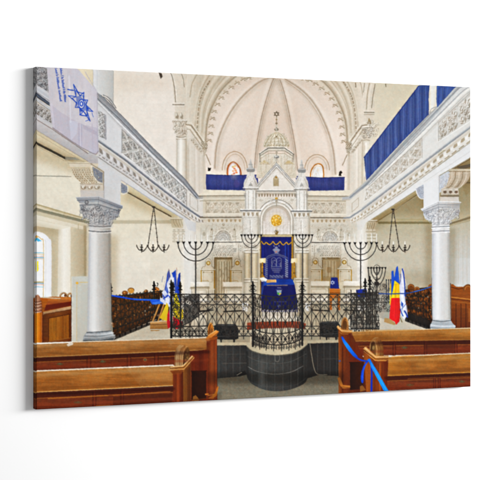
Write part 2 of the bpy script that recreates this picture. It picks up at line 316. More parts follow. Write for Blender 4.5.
# right aisle
P([(355,226),(424,180),(434,180),(434,345),(355,345)], G((0,190),(0,300),(168,152,108),(188,175,138),(200,190,165),(204,196,174),(204,194,172), n=.035,n2=.05,nf2=NM))
for k in range(14): L([(376,230+5.6*k),(432,230+5.4*k)],.3,(188,177,150),.3)
P([(364,222),(424,185),(424,190),(375,224)], G((394,196),(402,212),(196,176,128),(164,142,94),n=.05))
L([(366,222.4),(422,188.6)],.7,(206,190,146),.7); L([(374,223),(393,211.4),(420,192.4)],.9,(128,108,66),.8); L([(393,210.6),(418,195.5)],.8,(186,178,150),.7)
P([(396,218.6),(432,219),(432,221.4),(396,221)],(180,162,112),.7); R(378,221.6,432,223.8,(132,116,72),.92); R(378,224,432,224.8,(196,180,134),.6); L([(378,220.6),(432,220.8)],.6,(196,178,128),.7)
L([(422,186),(423.6,220)],.6,(140,120,76),.5)
P([(357,222),(375.5,220.6),(377,223),(375,229.6),(372,233),(367,233),(358,234)], G((360,222),(376,234),(224,214,194),(196,176,138),n=.06))
for k in range(4): L(C([(368+2.2*k,223),(367.6+2*k,227),(366+2*k,231)]),.6,(140,116,78),.75)
R(356,219.8,377.4,221,(226,218,200)); L([(358,221.5),(377,221.5)],.6,(140,118,80),.8)
P([(355,222),(366,222),(367.6,236),(367.6,335),(355,335)],G((355,0),(368,0),(224,216,202),(238,234,226),(222,212,192),n=.03,n2=.03,nf2=NV))
for j in range(4):
    for i in range(3):
        x=366+i*3.4; y=229+j*3.4; R(x,y,x+2.8,y+2.4,(222,212,192),.8); L([(x,y+2.6),(x+2.8,y+2.6)],.5,(150,130,94),.7)
# right aisle, last bay
P([(438,150),(474,150),(474,345),(438,345)], G((0,185),(0,300),(168,154,112),(186,174,140),(200,195,182),(206,205,200),(206,205,202), n=.035,n2=.04,nf2=NV))
P([(439,172),(474,152),(474,186),(466,196),(460,180),(439,180)], G((0,158),(0,190),(158,134,90),(140,116,74),(168,148,102),n=.06))
L([(440,176.6),(474,156.6)],.8,(110,88,54),.9); L([(452,168),(474,163.6)],.9,(118,100,70),.8); P([(456,167),(474,163),(474,166),(462,169.6)],(96,84,70),.75)
L([(442,170),(470,170.2)],.9,(206,190,156),.8); L([(460,172),(474,171.6)],.6,(120,98,60),.8); R(464,182,474,183.4,(110,92,62),.8)
P([(448,224),(474,214.4),(474,220),(448,226.6)],(146,126,84),.5); L([(448,224.2),(474,216.4)],1.6,(126,108,72),.85); L([(448,222),(474,213.6)],.9,(196,178,134),.85); L([(448,226),(474,218.6)],.6,(206,190,150),.7)
P([(450,258),(474,258),(474,300),(450,300)],(212,213,212),.45)
for x in (454,458.5,463,467): L([(x,228),(x,284)],.4,(178,166,134),.4)

# soft shade under the galleries
shade([(30,140),(88,164),(104,172),(104,182),(70,172),(30,158)],(206,186,146),.55,12); shade([(124,190),(172,217),(182,222),(182,230),(150,214),(124,200)],(200,178,136),.5,10)
shade([(366,224),(424,188),(432,190),(432,216),(396,216),(375,232)],(176,152,104),.4,12); shade([(439,178),(474,160),(474,212),(439,220)],(170,146,100),.25,12)
shade([(108,236),(118,236),(116,340),(108,340)],(206,190,158),.6,8); shade([(170,290),(183,290),(183,312),(112,330),(112,300)],(214,198,166),.5,14)
shade([(74,226),(90,228),(90,276),(74,276)],(206,186,150),.35,10); shade([(33,222),(60,228),(60,236),(33,232)],(214,198,168),.4,6)
shade([(425,224),(433,224),(433,290),(425,290)],(176,156,120),.5,8); shade([(380,270),(432,270),(432,292),(380,292)],(196,180,150),.4,12); shade([(448,228),(456,228),(456,286),(448,286)],(184,168,132),.5,7)
# ================================================================ galleries
def carve(q, nu, nv, base, dark, light, seed, kind='scroll', a=.9):
    f=hom(q); P(q, base); r=random.Random(seed)
    for j in range(nv):
        for i in range(nu):
            def m(pts): return mp(f,[((i+u)/nu,(j+v)/nv) for u,v in pts])
            if kind=='scroll':
                for cx,cy,rr,s in ((.27,.3,.2,1),(.73,.3,.2,-1),(.27,.75,.17,-1),(.73,.75,.17,1),(.5,.52,.14,1)):
                    sp=[(cx+s*rr*(1-k/26)*math.cos(k*.45+j), cy+1.0*rr*(1-k/26)*math.sin(k*.45+j)) for k in range(20)]
                    L(m(sp),.9,dark,a); L([(x-.5,y-.6) for x,y in m(sp)],.6,light,a)
                    P(m([(cx-.05,cy+.1),(cx+.09,cy+.02),(cx+.1,cy+.17),(cx-.02,cy+.2)]),dark,a*.7)
                P(m([(.5,.0),(.56,.12),(.5,.22),(.44,.12)]),dark,a*.8); P(m([(.5,.72),(.58,.85),(.5,.98),(.42,.85)]),dark,a*.75)
                L(m([(0,.5),(.12,.44),(.12,.56),(0,.5)]),.7,dark,a*.6)
            elif kind=='lattice':
                for tri in ([(.12,.02),(.88,.02),(.62,.2),(.5,.4),(.38,.2)],[(.12,.98),(.88,.98),(.62,.8),(.5,.6),(.38,.8)],[(.02,.12),(.22,.36),(.4,.5),(.22,.64),(.02,.88)],[(.98,.12),(.78,.36),(.6,.5),(.78,.64),(.98,.88)]):
                    P(m(tri),dark,a*r.uniform(.4,.75)); q2=m(tri); L([(x-.3,y-.5) for x,y in (q2[0],q2[4],q2[3])],.6,light,a*.8)
                    cx_=sum(p[0] for p in q2)/5; cy_=sum(p[1] for p in q2)/5; E(cx_-.3,cy_-.2,.8,.7,light,a*.55); E(cx_+.5,cy_+.6,.6,.6,dark,a*.7)
                E(*m([(.5,.5)])[0],.9,.9,light,a*.8)
            else:
                P(m([(.5,.18),(.72,.5),(.5,.82),(.28,.5)]),light,a); L(m([(.5,.18),(.72,.5),(.5,.82),(.28,.5),(.5,.18)]),.5,dark,a*.6)
                E(*m([(.5,.5)])[0],1,1,dark,a*.45)
                for v0,v1 in ((.04,.36),(.96,.64)):
                    P(m([(-.3,v0),(.3,v0),(0,v1)]),dark,a*.85); P(m([(-.12,v0+(.1 if v0<.5 else -.1)),(.12,v0+(.1 if v0<.5 else -.1)),(0,v1*.7+v0*.3)]),light,a*.45)
motif('printed_gallery')
# ---- left gallery: parapet face
lt=[(30,58),(97,91.5),(126,120.5),(150,145),(185,179),(198,196),(206,197)]; lb=[(30,92),(50,105),(98.5,141.5),(125,160.5),(150,180.5),(170,196),(190,211),(200,217.8),(206,218)]
P(lt+lb[::-1], G((60,0),(206,0),(204,204,208),(216,216,218),(222,220,218),(222,215,204), n=.03,n2=.03,nf2=NV))
# rail
P([(30,60),(96,92),(97,90.8),(126,120),(150,144.8),(184.6,178.4),(198,195.4),(206,196.2),(206,199.4),(197,199),(183,184),(150,152),(118.5,121),(97,100),(30,74)], G((120,112),(114.6,117.4),(116,117,122),(164,165,169),(126,128,132),(178,179,182),(142,143,147), n=.05))
L([(97,91.4),(126,120.2),(150,145.2),(184.6,178.8),(198,195.6)],.9,(104,106,112),.75); L([(97,94.8),(124,121.6),(150,148),(184,181),(197,196.4)],.8,(176,178,184),.8)
L([(97,98),(120,119.6),(150,150.4),(183,182.6),(197,198)],.7,(90,92,100),.8); L([(97,100.6),(118.6,122),(150,153.4),(182,184.8)],1.5,(230,230,232),.9); L([(97,102.2),(118,123.6),(150,155),(181,186)],.5,(156,156,162),.7)
for p in ([(103,95),(107.5,97),(111.5,101),(116,108)],[(102,96.5),(106.5,98.6),(111,103.4),(115.4,109.4)]): L(C(p),.8,(122,122,124),.85)
# pier on top of rail
motif('printed_pier')
P([(92.6,64),(113.6,64),(113.2,106),(108,98.4),(103,95.4),(100.5,95),(93,89)], G((93,0),(113.6,0),(226,226,228),(214,214,212),(206,205,200),(192,192,188), n=.03))
L([(113.4,68),(113.2,106)],.7,(178,174,164),.8); L([(97,70),(97,92)],.5,(190,192,196),.6)
motif('printed_wall'); P([(74,60),(93,60),(93,91),(90,88),(77,68)], G((80,70),(93,88),(238,224,192),(226,210,176),n=.04)); L([(93,66),(93,90)],.6,(180,174,160),.6)
motif('printed_gallery')
for p in ([(103,95),(107.5,97),(111.5,101),(116,108)],[(102,96.5),(106.5,98.6),(111,103.4),(115.4,109.4)]): L(C(p),.8,(122,122,124),.85)
LD=(132,128,122); LLt=(240,240,240)
carve([(33,62),(48,70),(49.4,93.5),(33,84)],1,2,K((150,146,146),.12),(88,84,88),(204,204,206),2)
L([(33,83),(49.6,93.6)],1.4,(206,206,210),.9); L([(33,86.5),(50,97.8)],2.4,(190,191,197),.9); L([(33,89.6),(50,101.4)],.7,(140,140,148),.9)
P([(34,93.6),(36.5,92.6),(50.8,103.6),(51,107),(36.4,97.4)],(62,66,78),.9); L([(36,94.8),(50,104.6)],.9,(96,110,132),.8)
L([(34,97.4),(51,109.4)],2.2,(188,189,194),.9); L([(34,99.6),(51,111.2)],.7,(120,118,122),.8)
carve([(34,101),(51,112),(52,125),(34,114)],2,1,K((176,170,164),.1),(94,84,74),(222,222,224),4)
P([(33,112),(52,123.5),(52,127),(33,116.5)],(198,196,200),.9)
carve([(98,109.5),(105,115),(105.4,139),(98.4,136)],1,3,K((188,186,184),.08),(112,108,106),(234,234,236),6,'lattice')
L([(105.6,115),(105.8,139.4)],1,(150,150,156),.9); L([(104.4,114),(104.6,138.4)],.6,(120,120,126),.7)
carve([(122,129.5),(186,189),(186,205),(121.8,153)],8,2,K((192,188,180),.07),(112,108,104),(232,231,230),8,'lattice')
L([(122,129.4),(150,156),(186,189.4)],.8,(136,134,132),.9); L([(121.9,129),(121.7,153)],.9,(150,148,146),.8); L([(121.7,153.4),(150,174.6),(186,205.4)],.8,(236,236,236),.8)
L([(186.6,190),(186.6,206)],.8,(146,140,132),.8); L([(190,193.6),(197.6,200),(197.6,211.5),(190,206.4),(190,193.6)],.6,(168,158,142),.7)
# lower cornice + dentils
def cornice(pts, w, c): L(pts, w, c, .95)
cornice([(98,141),(125,159.8),(150,180),(170,195.4),(190,210.4),(200,217),(206,217.4)],1.7,(112,116,126))
L([(98.6,139.8),(125,158.4),(150,178.6),(190,209)],.7,(170,172,178),.8); L([(98,143),(125,162),(150,182),(190,212.2),(200,218.6)],.8,(226,226,230),.9)
P([(97,146),(125,164.6),(150,184.4),(190,213.4),(199,219.6),(206,219.8),(206,223),(198,223),(190,218.6),(150,192.6),(125,174.6),(97,157)], G((100,0),(206,0),(204,200,200),(216,208,196),n=.05))
n=26
for k in range(n):
    t=1-(1-k/n)**1.0; 
x=99.; k=0
while x<202:
    y=np.interp(x,[98,125,150,190,200,206],[148.6,166.6,186,214.6,220.2,220.6]); s=np.interp(x,[98,150,205],[1.,.74,.42])
    P([(x,y-1.6*s),(x+2.6*s,y+.2*s),(x+4.4*s,y+3.6*s),(x+3.2*s,y+5.4*s),(x+.4*s,y+2.8*s)],(120,106,92),.7)
    P([(x+3*s,y+.6*s),(x+6.6*s,y+3*s),(x+6.2*s,y+7*s),(x+4.4*s,y+7*s)],(224,222,222),.8)
    L([(x+.4*s,y+6*s),(x+3.4*s,y+8*s),(x+5.6*s,y+9.4*s)],.8*s+.2,(130,120,110),.75); E(x+2*s,y+7.4*s,1.3*s,1*s,(228,226,226),.7)
    x+=7.3*s; k+=1
L([(97,156.4),(130,178.6),(150,193.6),(190,220)],.8,(140,134,130),.85)
# architrave
P([(97,157),(130,179.4),(150,194.2),(190,220.4),(198,224),(198,232),(188,230),(184,219.4),(150,199.4),(128,184.6),(97,164)], G((100,0),(198,0),(211,210,209),(219,218,217),(214,213,212),n=.025))
L([(121,180),(150,198.8),(183,218.6)],.7,(158,158,166),.7)
P([(30,113),(52,126),(88,152.5),(91,151),(98,157),(98,168),(88,161.6),(36,129.4),(30,126.4)], G((60,126),(52,142),(208,206,207),(197,192,192),(184,178,177),n=.04,n2=.04,nf2=NH))
L([(33,128),(88,161.4)],.6,(146,134,126),.7); L([(33,117.4),(52,129),(88,153.6)],.8,(132,112,106),.75)
# brackets of the left gallery
P([(69,163.4),(103.6,163.4),(103.6,167),(70,167)],K((220,206,180),.05)); L([(68,163.2),(92,163.4)],.6,(170,154,126),.8)
def scrollbr(x0,x1,y0,y1,dx):
    q=[(x0,y0),(x1,y0)]+C([(x1,y0),(x1+dx*.25,(y0+y1)/2),(x1+dx,y1)])+C([(x0+dx,y1),(x0+dx*.4,(y0+y1)/2+1),(x0,y0)])
    P(q,K((206,190,160),.08))
    for k in range(4):
        t=(k+.5)/4; L(C([(lerp(x0,x1,t),y0+.5),(lerp(x0,x1,t)+dx*.3,(y0+y1)/2),(lerp(x0,x1,t)+dx,y1)]),.9,(156,132,96),.85)
        for m in range(7): yy_=y0+1+m*(y1-y0-2)/6; E(lerp(x0,x1,t)+dx*((yy_-y0)/(y1-y0))**1.6,yy_,.55,.5,(234,222,196),.8)
scrollbr(70.6,80,168,182.6,10); scrollbr(80.6,90,168,182.6,10)
L(C([(91,166),(92,174),(98,182),(102,184)]),.8,(232,226,212),.9)
P([(92.4,166.6),(102.6,172.6),(102.4,182.6),(97.6,181),(93.6,174.4)],K((126,132,146),.16)); leafcap(94.4,170,102,180.6,None,(84,90,104),(176,180,190),12,9)
L([(91,164),(103.4,171.6),(103.2,195)],.8,(140,124,100),.8)
P([(80,184),(103,184),(103.6,199),(80.6,199)],K((208,196,178),.06)); L([(80,183.6),(102,184)],.8,(164,140,108),.8)
for x in (83.6,90.2,97): E(x,187.2,2.4,1.7,(224,216,200)); L(arc(x,187.2,2.4,1.7,-40,200,10),.7,(140,116,86),.8); E(x+1,187.4,.9,1,(150,124,96),.8)
R(80.6,190.5,104,199,K((206,198,190),.05))
P([(104,171.6),(112,172),(120.5,181),(120.4,206),(104,199)], G((104,0),(121,0),(209,208,207),(216,215,214),n=.03)); P([(98,160),(121,177),(120.6,190),(104,186),(104,171),(98,167)],K((212,212,213),.03))
L([(104,172),(104,200)],.6,(164,158,160),.7)
P([(121,182.6),(127.4,186.6),(127,192),(124,193.4),(121,192.6)],K((138,146,160),.16)); leafcap(121.4,184,126.6,192,None,(92,98,112),(186,190,200),9,12); L(C([(127.6,186),(127.6,192),(124,194),(121,193.6)]),.7,(232,230,228),.8)
# ---- apse frieze left and right
for s in (0,1):
    motif('printed_frieze#%d'%s)
    T=(lambda p:p) if not s else M
    P(T([(203,189.6),(246,190.6),(246,222),(203,222)]),G((0,190),(0,222),(232,222,202),(214,202,178),(226,216,198),n=.04))
    P(T([(198,195.2),(206,190.4),(246,190.4),(246,195),(199,195.6)]),G((0,190),(0,196),(222,210,188),(238,228,208),n=.04))
    for k in range(6): E(T([(211+6.2*k,190.8)])[0][0],T([(211+6.2*k,190.8)])[0][1],2.2,.8,(236,228,210),.6)
    L(T([(199,196),(246,195.6)]),1.3,(150,136,112),.85); L(T([(199,197.6),(246,197.2)]),.9,(196,186,164),.9); L(T([(200,199),(246,198.6)]),1.0,(232,224,206),.9); L(T([(200,200.8),(246,200.4)]),.8,(160,144,116),.75)
    q=T([(208,202),(244.6,202),(244.6,213),(208,213)]); 
    if s: q=[q[1],q[0],q[3],q[2]]
    carve(q,5,1,K((216,204,184),.06),(160,144,118),(236,226,208),20+s,'dia')
    L(T([(206,201),(206,213)]),.6,(170,152,122),.7); L(T([(204,214),(246,214)]),.9,(236,228,210),.9); L(T([(200,217.4),(246,217.2)]),1.4,(126,112,92),.9); L(T([(200,218.8),(246,218.6)]),.7,(234,226,210),.9)
    for k in range(9):
        x,y=T([(209+4.4*k,220.6)])[0]; P([(x-1,y-1.4),(x+1,y-1.4),(x+1,y+.4),(x,y+1.6),(x-1,y+.4)],(172,142,98),.85); E(x+2.2,y-.2,.8,1,(236,228,212),.7)
# ---- right gallery
motif('printed_gallery#1')
P([(476,78),(455,86.4),(427,115.5),(402,142),(366,181),(348,197),(346,197.6),(346,219),(351,218.4),(362,210.6),(390,189.4),(402,180),(450,144),(476,124)], G((346,0),(476,0),(226,218,204),(228,226,220),(224,223,219),(218,217,212), n=.03,n2=.03,nf2=NM))
P([(476,74),(456,86.4),(428,115),(402,142.4),(366,181),(348,196.4),(342,197.2),(342,200.6),(350,199.6),(368,184.6),(404,148.6),(430,122.6),(460,92),(476,80)], G((428,113),(433.6,118),(186,188,188),(146,150,154),(200,202,202),(164,168,172),(214,215,214),n=.04))
L([(474,72),(456,86.6),(428,115.2),(366,180.8),(349,196)],.7,(210,202,184),.9); L([(476,76),(458,89),(430,117.4),(368,182.6),(350,197.4)],1.1,(138,143,150),.85); L([(476,81),(461,92.6),(431,122.6),(405,149),(369,185)],.9,(150,154,160),.8)
L([(476,84),(463,93.4),(433,123),(406,150),(370,186.4)],1.5,(236,234,228),.9); L([(476,87),(465,95),(434,125.4),(407,152),(372,187)],.6,(170,164,152),.7)
carve([(438.6,123.4),(474,90),(474,118),(438.8,141)],3,1,K((212,209,202),.05),(146,132,112),(240,239,235),31)
L([(438.4,123),(438.6,141.4)],1,(186,182,174),.9); L([(437.4,123),(437.6,142)],.6,(240,238,234),.9); L([(438.6,122.6),(474,89.4)],.8,(160,156,148),.8); L([(438.6,141.6),(474,118.8)],.8,(238,237,233),.9)
carve([(366,190),(421.6,138.2),(421.8,157.6),(364,201.6)],8,2,K((214,209,199),.06),(160,144,120),(238,236,230),33,'lattice')
L([(366,190),(421.8,138)],.8,(166,158,146),.8); L([(422,138),(422.2,158)],.9,(190,184,176),.9); L([(364,202),(422,158)],.8,(236,234,230),.9)
L([(352,203.5),(358.6,197.6),(358.6,206),(352,212),(352,203.5)],.6,(176,162,138),.7)
cornice([(476,123.4),(450,142.6),(402,179.2),(390,188.4),(362,209.6),(350,217.4),(344,218)],1.6,(146,152,158))
L([(476,121.6),(450,141),(402,177.6),(362,208)],.7,(186,188,190),.8); L([(476,125.6),(450,144.8),(402,181.4),(362,211.6),(350,219.4)],.9,(232,231,228),.9)
P([(476,128),(450,147),(402,183.4),(362,212.6),(350,220.4),(346,221),(346,223.6),(352,223.6),(364,218),(404,190.6),(450,156.6),(476,138)],G((350,0),(476,0),(222,214,200),(224,221,214),n=.04))
x=472.
while x>350:
    y=np.interp(x,[350,362,402,450,476],[221.2,214.4,185.6,149.6,130.4]); s=np.interp(x,[350,402,472],[.4,.74,1.1])
    P([(x,y-1.8*s),(x-2.8*s,y+.4*s),(x-3.8*s,y+3*s),(x-2.2*s,y+3.4*s),(x+.6*s,y+1*s)],(164,142,106),.75)
    P([(x-3.4*s,y+1*s),(x-6.4*s,y+3.2*s),(x-6*s,y+6.4*s),(x-4*s,y+5.6*s)],(238,237,233),.85)
    L([(x-.6*s,y+6.2*s),(x-4.6*s,y+9.2*s)],1.1*s,(158,138,104),.75); E(x-3.2*s,y+6*s,1.2*s,.9*s,(236,235,231),.7)
    x-=7.0*s
L([(476,138.4),(450,157),(404,191),(364,218.6)],.7,(166,160,148),.8)
P([(476,139),(450,157.6),(404,191.6),(364,219),(356,222),(356,230),(362,230),(366,222.8),(424,185),(438.6,177),(438.8,176),(476,154)], G((360,0),(476,0),(227,223,216),(230,230,229),(226,227,228),n=.02))
L([(476,154.6),(439,176.6)],.6,(170,160,140),.7); L([(424,185.2),(368,221.6)],.6,(168,158,136),.7); L([(476,147.6),(424,182)],.5,(196,194,190),.6)
motif('printed_blue_drape#2')
dr=G((364,0),(430,0),(62,78,134),(68,88,148),(62,82,142),(66,90,152), n=.06,n2=.3,nf2=NV)
P([(419,85),(430,84),(428.8,100),(428.4,114.6),(402,141.8),(366.4,180.4),(365.2,170),(364,157.6)], dr)
for k in range(17):
    x=366.5+3.7*k; yt=np.interp(x,[364,419],[157,85.6])+1; yb=np.interp(x,[366,402,428],[180,141.6,114.6])-1.5
    if yb>yt: SL(C([(x,yt),(x+.5*math.sin(k*2.1),(yt+yb)/2),(x+.8*math.sin(k),yb)]),1.8 if k%3 else 2.6,(34,48,108) if k%2 else (92,114,182),.42); L([(x+1.1,yt+2),(x+1.3,yb-1)],.5,(34,52,128),.5)
L([(419,85.6),(364,157.4)],.9,(32,44,112),.9); L([(428.4,114.4),(402,141.4),(366.6,179.6)],.8,(34,54,130),.7); L([(428.8,86),(428.4,114)],1.0,(34,50,120),.7)
motif('printed_blue_drape#3')
P([(436.8,85),(457,85.4),(437.2,107.6),(436.2,98)], dr)
for x,c in ((439,(28,46,124)),(441.6,(84,112,196)),(444.6,(28,46,124)),(447.4,(80,108,190))): L([(x,88),(x-.6,104-(x-438))],1.2,c,.42)
motif('printed_pier#1')
P([(429.6,84),(436.8,84),(436.4,102),(433,108),(429.4,113.6),(428.6,100)], G((429,0),(437,0),(226,212,186),(226,226,224),(220,220,216),(226,214,190),n=.03)); L(C([(430,113),(431,109.6),(434,107.6),(437,106.6)]),.8,(140,144,152),.8)
# bracket + pier above right column
motif('printed_gallery#1')
P([(423.4,184.6),(439,175.4),(439.2,200),(439.6,212),(423.6,212)], G((423,0),(439.6,0),(226,227,230),(233,234,236),(226,227,228),n=.02)); 
P([(415.4,189),(423.6,184.4),(423.6,198.4),(420,198),(417,194),(416.6,190.4)],K((176,182,194),.12)); leafcap(417,188,423,197,None,(132,138,152),(220,224,230),10,14); L(C([(416,189.6),(417.4,194.6),(420.4,198.4),(423.4,198.8)]),.9,(238,239,241),.9)
L([(439.2,176),(439.2,208)],.8,(186,186,190),.8)
P([(439.4,175.6),(450,169.6),(450.6,177),(447,186),(441,192),(439.4,193)],K((202,206,213),.1)); leafcap(440.4,175,449,188,None,(150,156,170),(230,233,238),12,15); L([(439.8,175.4),(450.4,169.4)],.7,(150,136,100),.85)
P([(450,170),(470.6,170.4)]+C([(470.6,170.4),(469.4,178),(464,184.6),(457,188)])+C([(442,190),(446.4,185),(449,178),(450,170)]), G((450,172),(462,190),(206,190,166),(182,160,130),n=.08))
for k in range(5):
    x=452+3.6*k; L(C([(x,172),(x-.8,179),(x-5,186),(x-9,188.4)]),1.1,(146,122,90) if k%2 else (222,208,186),.75)
R(449,168.8,471,170.8,(206,192,164)); L([(449,171.4),(470.6,171.4)],.7,(130,104,68),.8)
P([(441,188.6),(458,187.6),(459,194.6),(441,195)],K((202,190,172),.07))
for x in (445,450.6,456.2): P([(x-1.8,192.6),(x-1.2,190.6),(x+1.2,190.4),(x+1.8,192.4),(x,193.6)],(110,84,60),.9); E(x,190,1.7,.8,(226,216,200),.8)
R(440.4,195.2,459,196.6,(128,110,90),.85); R(440,196.8,458.8,206,K((212,203,192),.05)); P([(439.4,203),(459,200),(460,212),(439.4,212)],K((208,202,194),.05))

# modelling of the gallery fronts
relief([(122,131),(185,189.6),(185.6,204),(122,152)],70,1.0,(134,128,122),(250,249,246),.55,60); relief([(98.6,111),(104.6,116),(105,137),(98.8,134)],40,1.0,(126,120,116),(246,246,246),.6,61)
relief([(366,191),(421,139.4),(421.4,157),(364.6,200.6)],80,1.0,(170,156,134),(252,251,248),.55,62); relief([(439,124),(472,93),(472,117),(439,139.6)],90,1.5,(164,150,128),(252,251,248),.6,63)
relief([(34,64),(48,71),(49,92),(34,83)],60,1.3,(98,94,92),(220,220,222),.6,64); relief([(34,102),(51,112.6),(51.6,124),(34,113)],36,1.3,(104,92,80),(232,230,230),.6,65)
relief([(71,168),(101,168),(101,183),(81,183)],70,1.0,(150,128,96),(244,236,218),.45,66); relief([(450,172),(470,172),(458,187),(444,187)],60,1.0,(140,116,84),(236,224,204),.45,67)
for s in (0,1):
    T=(lambda p:p) if not s else M
    relief([T([q])[0] for q in ((208,202.4),(244,202.4),(244,212.6),(208,212.6))],110,.9,(160,140,110),(244,236,218),.5,68+s)
    SL(T([(204,219.5),(246,219.5)]),4,(190,172,142),.3); SL(T([(204,199.6),(246,199.4)]),2.4,(196,178,148),.35)
SL([(98,145),(125,163.6),(150,184),(190,213)],4.5,(176,170,164),.35); SL([(474,127),(450,146.6),(402,183),(362,212)],4.5,(190,182,168),.35)
SL([(98,103),(118,124),(150,156),(181,187)],4,(190,188,186),.3); SL([(474,89),(434,127),(407,153.6),(372,189)],4,(198,192,182),.3)
# ================================================================ wall behind the platform
motif('printed_wall')
for s in (0,1):
    T=(lambda p:p) if not s else M
    P(T([(196,222.4),(262,222.4),(262,345),(196,345)]),G((0,222),(0,345),(226,220,206),(222,213,195),(204,192,168),(186,172,144),n=.05,n2=.04,nf2=NM))
    # lunette, pinnacles, string course
    P(T(arc(223,240.4,9.4,11.4,180,360)),(218,208,190)); L(T(arc(223,240.4,9.2,11,180,360)),.9,(236,230,216),.9); L(T(arc(223,240.4,7.8,9.4,180,360)),.8,(150,142,128),.9)
    P(T(arc(223,240.6,6.8,8.4,180,360)),K((204,199,190),.1)); L(T(arc(223,240.6,6.6,8.2,180,360)),.5,(126,122,114),.8)
    for r_ in (2.4,4.4): L(T(arc(223,240.6,r_,r_*1.2,180,360)),.45,(150,144,132),.7)
    for an in range(200,350,24): L(T([(223+2*math.cos(math.radians(an)),240.6+2.4*math.sin(math.radians(an))),(223+6.4*math.cos(math.radians(an)),240.6+8*math.sin(math.radians(an)))]),.4,(150,144,132),.6)
    for k in range(9):
        an=math.radians(180+180*k/8); q=T([(223+9.8*math.cos(an),240.4+12*math.sin(an))])[0]; E(q[0],q[1],.6,.6,(178,164,138),.8)
    q=T([(223.4,226)])[0]; E(q[0],q[1]-1.4,1.2,1.3,(166,150,122),.8); E(q[0],q[1]-1.6,.5,.5,(236,228,210),.8); L([(q[0]-2.6,q[1]+1.8),(q[0]+2.6,q[1]+1.8)],.5,(170,154,126),.7)
    for cx in (211.6,234.4):
        P(T([(cx-1.6,240),(cx-1.4,231),(cx,226.4),(cx+1.4,231),(cx+1.6,240)]),(196,184,160),.9); L(T([(cx-.3,228),(cx-.6,239)]),.6,(240,234,222),.8); q=T([(cx,229.4)])[0]; E(q[0],q[1],.9,1.1,(140,126,100),.8); L(T([(cx-2,236.6),(cx+2,236.6)]),.6,(140,126,100),.8)
    for x in (201,206): L(T([(x,228),(x,240)]),.5,(180,168,146),.7); 
    P(T([(202,230),(206,230),(206,239),(202,239)]),(214,204,184),.8); q=T([(204,234)])[0]; E(q[0],q[1],1.5,2,(170,156,130),.6)
    L(T([(206,241),(247,241)]),.8,(238,230,214),.9); L(T([(206,242.2),(247,242)]),.9,(66,62,58),.85); L(T([(206,243.4),(246,243.2)]),.7,(220,210,190),.8)
    # arabesque band
    P(T([(213,245),(234,245),(234,255),(213,255)]),(222,214,198))
    for i in range(5):
        for j in range(2):
            x,y=T([(215.4+4.1*i,247.6+5*j)])[0]; L(arc(x,y,1.8,1.9,20+j*140,300+j*140,9),.5,(150,142,126),.75); E(x,y,.6,.6,(150,142,126),.6)
    for k in range(9): q=T([(214+2.3*k,255)])[0]; E(q[0],q[1],.55,.6,(128,116,96),.8)
    L(T([(211,253.6),(236,253.6)]),.5,(200,188,166),.8); L(T([(212,256.4),(235,256.4)]),.9,(238,232,218),.9)
    L(T([(212.4,244),(212.4,300)]),.6,(176,162,136),.6); P(T([(233,248),(236.6,248),(236,252),(233.6,252)]),(160,154,142),.7); L(T([(238.6,244),(238.6,256),(241,262)]),.6,(150,140,120),.7)
    P(T([(239.5,243),(246,243),(246,262),(243,266),(239.5,258)]),(226,218,202),.8)
    for yy_ in (246,248.4,250.6): 
        for xx_ in (240.6,243,245.2): q=T([(xx_,yy_)])[0]; E(q[0],q[1],.7,.6,(140,130,112),.6)
motif('printed_door')
R(214.2,257.2,232.4,300,K((162,138,96),.08)); R(215,257.4,232,259.2,(128,106,68),.9); R(217,259.6,231.4,300,G((217,0),(231,0),(204,188,152),(216,202,170),(190,170,130),n=.07,n2=.1,nf2=NV))
for x in (219,221.6,224.4,227.2,229.6): L([(x,261.6),(x,298)],.7,(138,114,74),.75); L([(x+.9,261.6),(x+.9,298)],.6,(236,226,200),.7)
for x,y in ((220,272),(223,276),(226,270),(228.4,280)): L(C([(x-1,y),(x,y-3),(x+1.2,y+1),(x+.2,y+5)]),.5,(146,122,82),.7)
L([(214.6,258),(214.6,300)],.8,(112,90,54),.8); R(215.4,280,232,300,(150,120,80),.25)
motif('printed_door#1')
R(322,257.4,340.6,300,K((178,152,106),.08)); R(322.4,257.4,339,259,(140,114,72),.9); R(323.4,260,336.6,276,G((323,0),(337,0),(206,186,146),(192,168,122),n=.07)); 
for x in (325,328.4,331.4,334.6): L([(x,261),(x,277)],.6,(140,112,72),.7); L([(x+.8,261),(x+.8,277)],.5,(228,214,186),.7)
R(327.2,267,331,272.6,(160,122,70),.6); L([(322.4,258),(322.4,280)],.8,(120,94,58),.7)
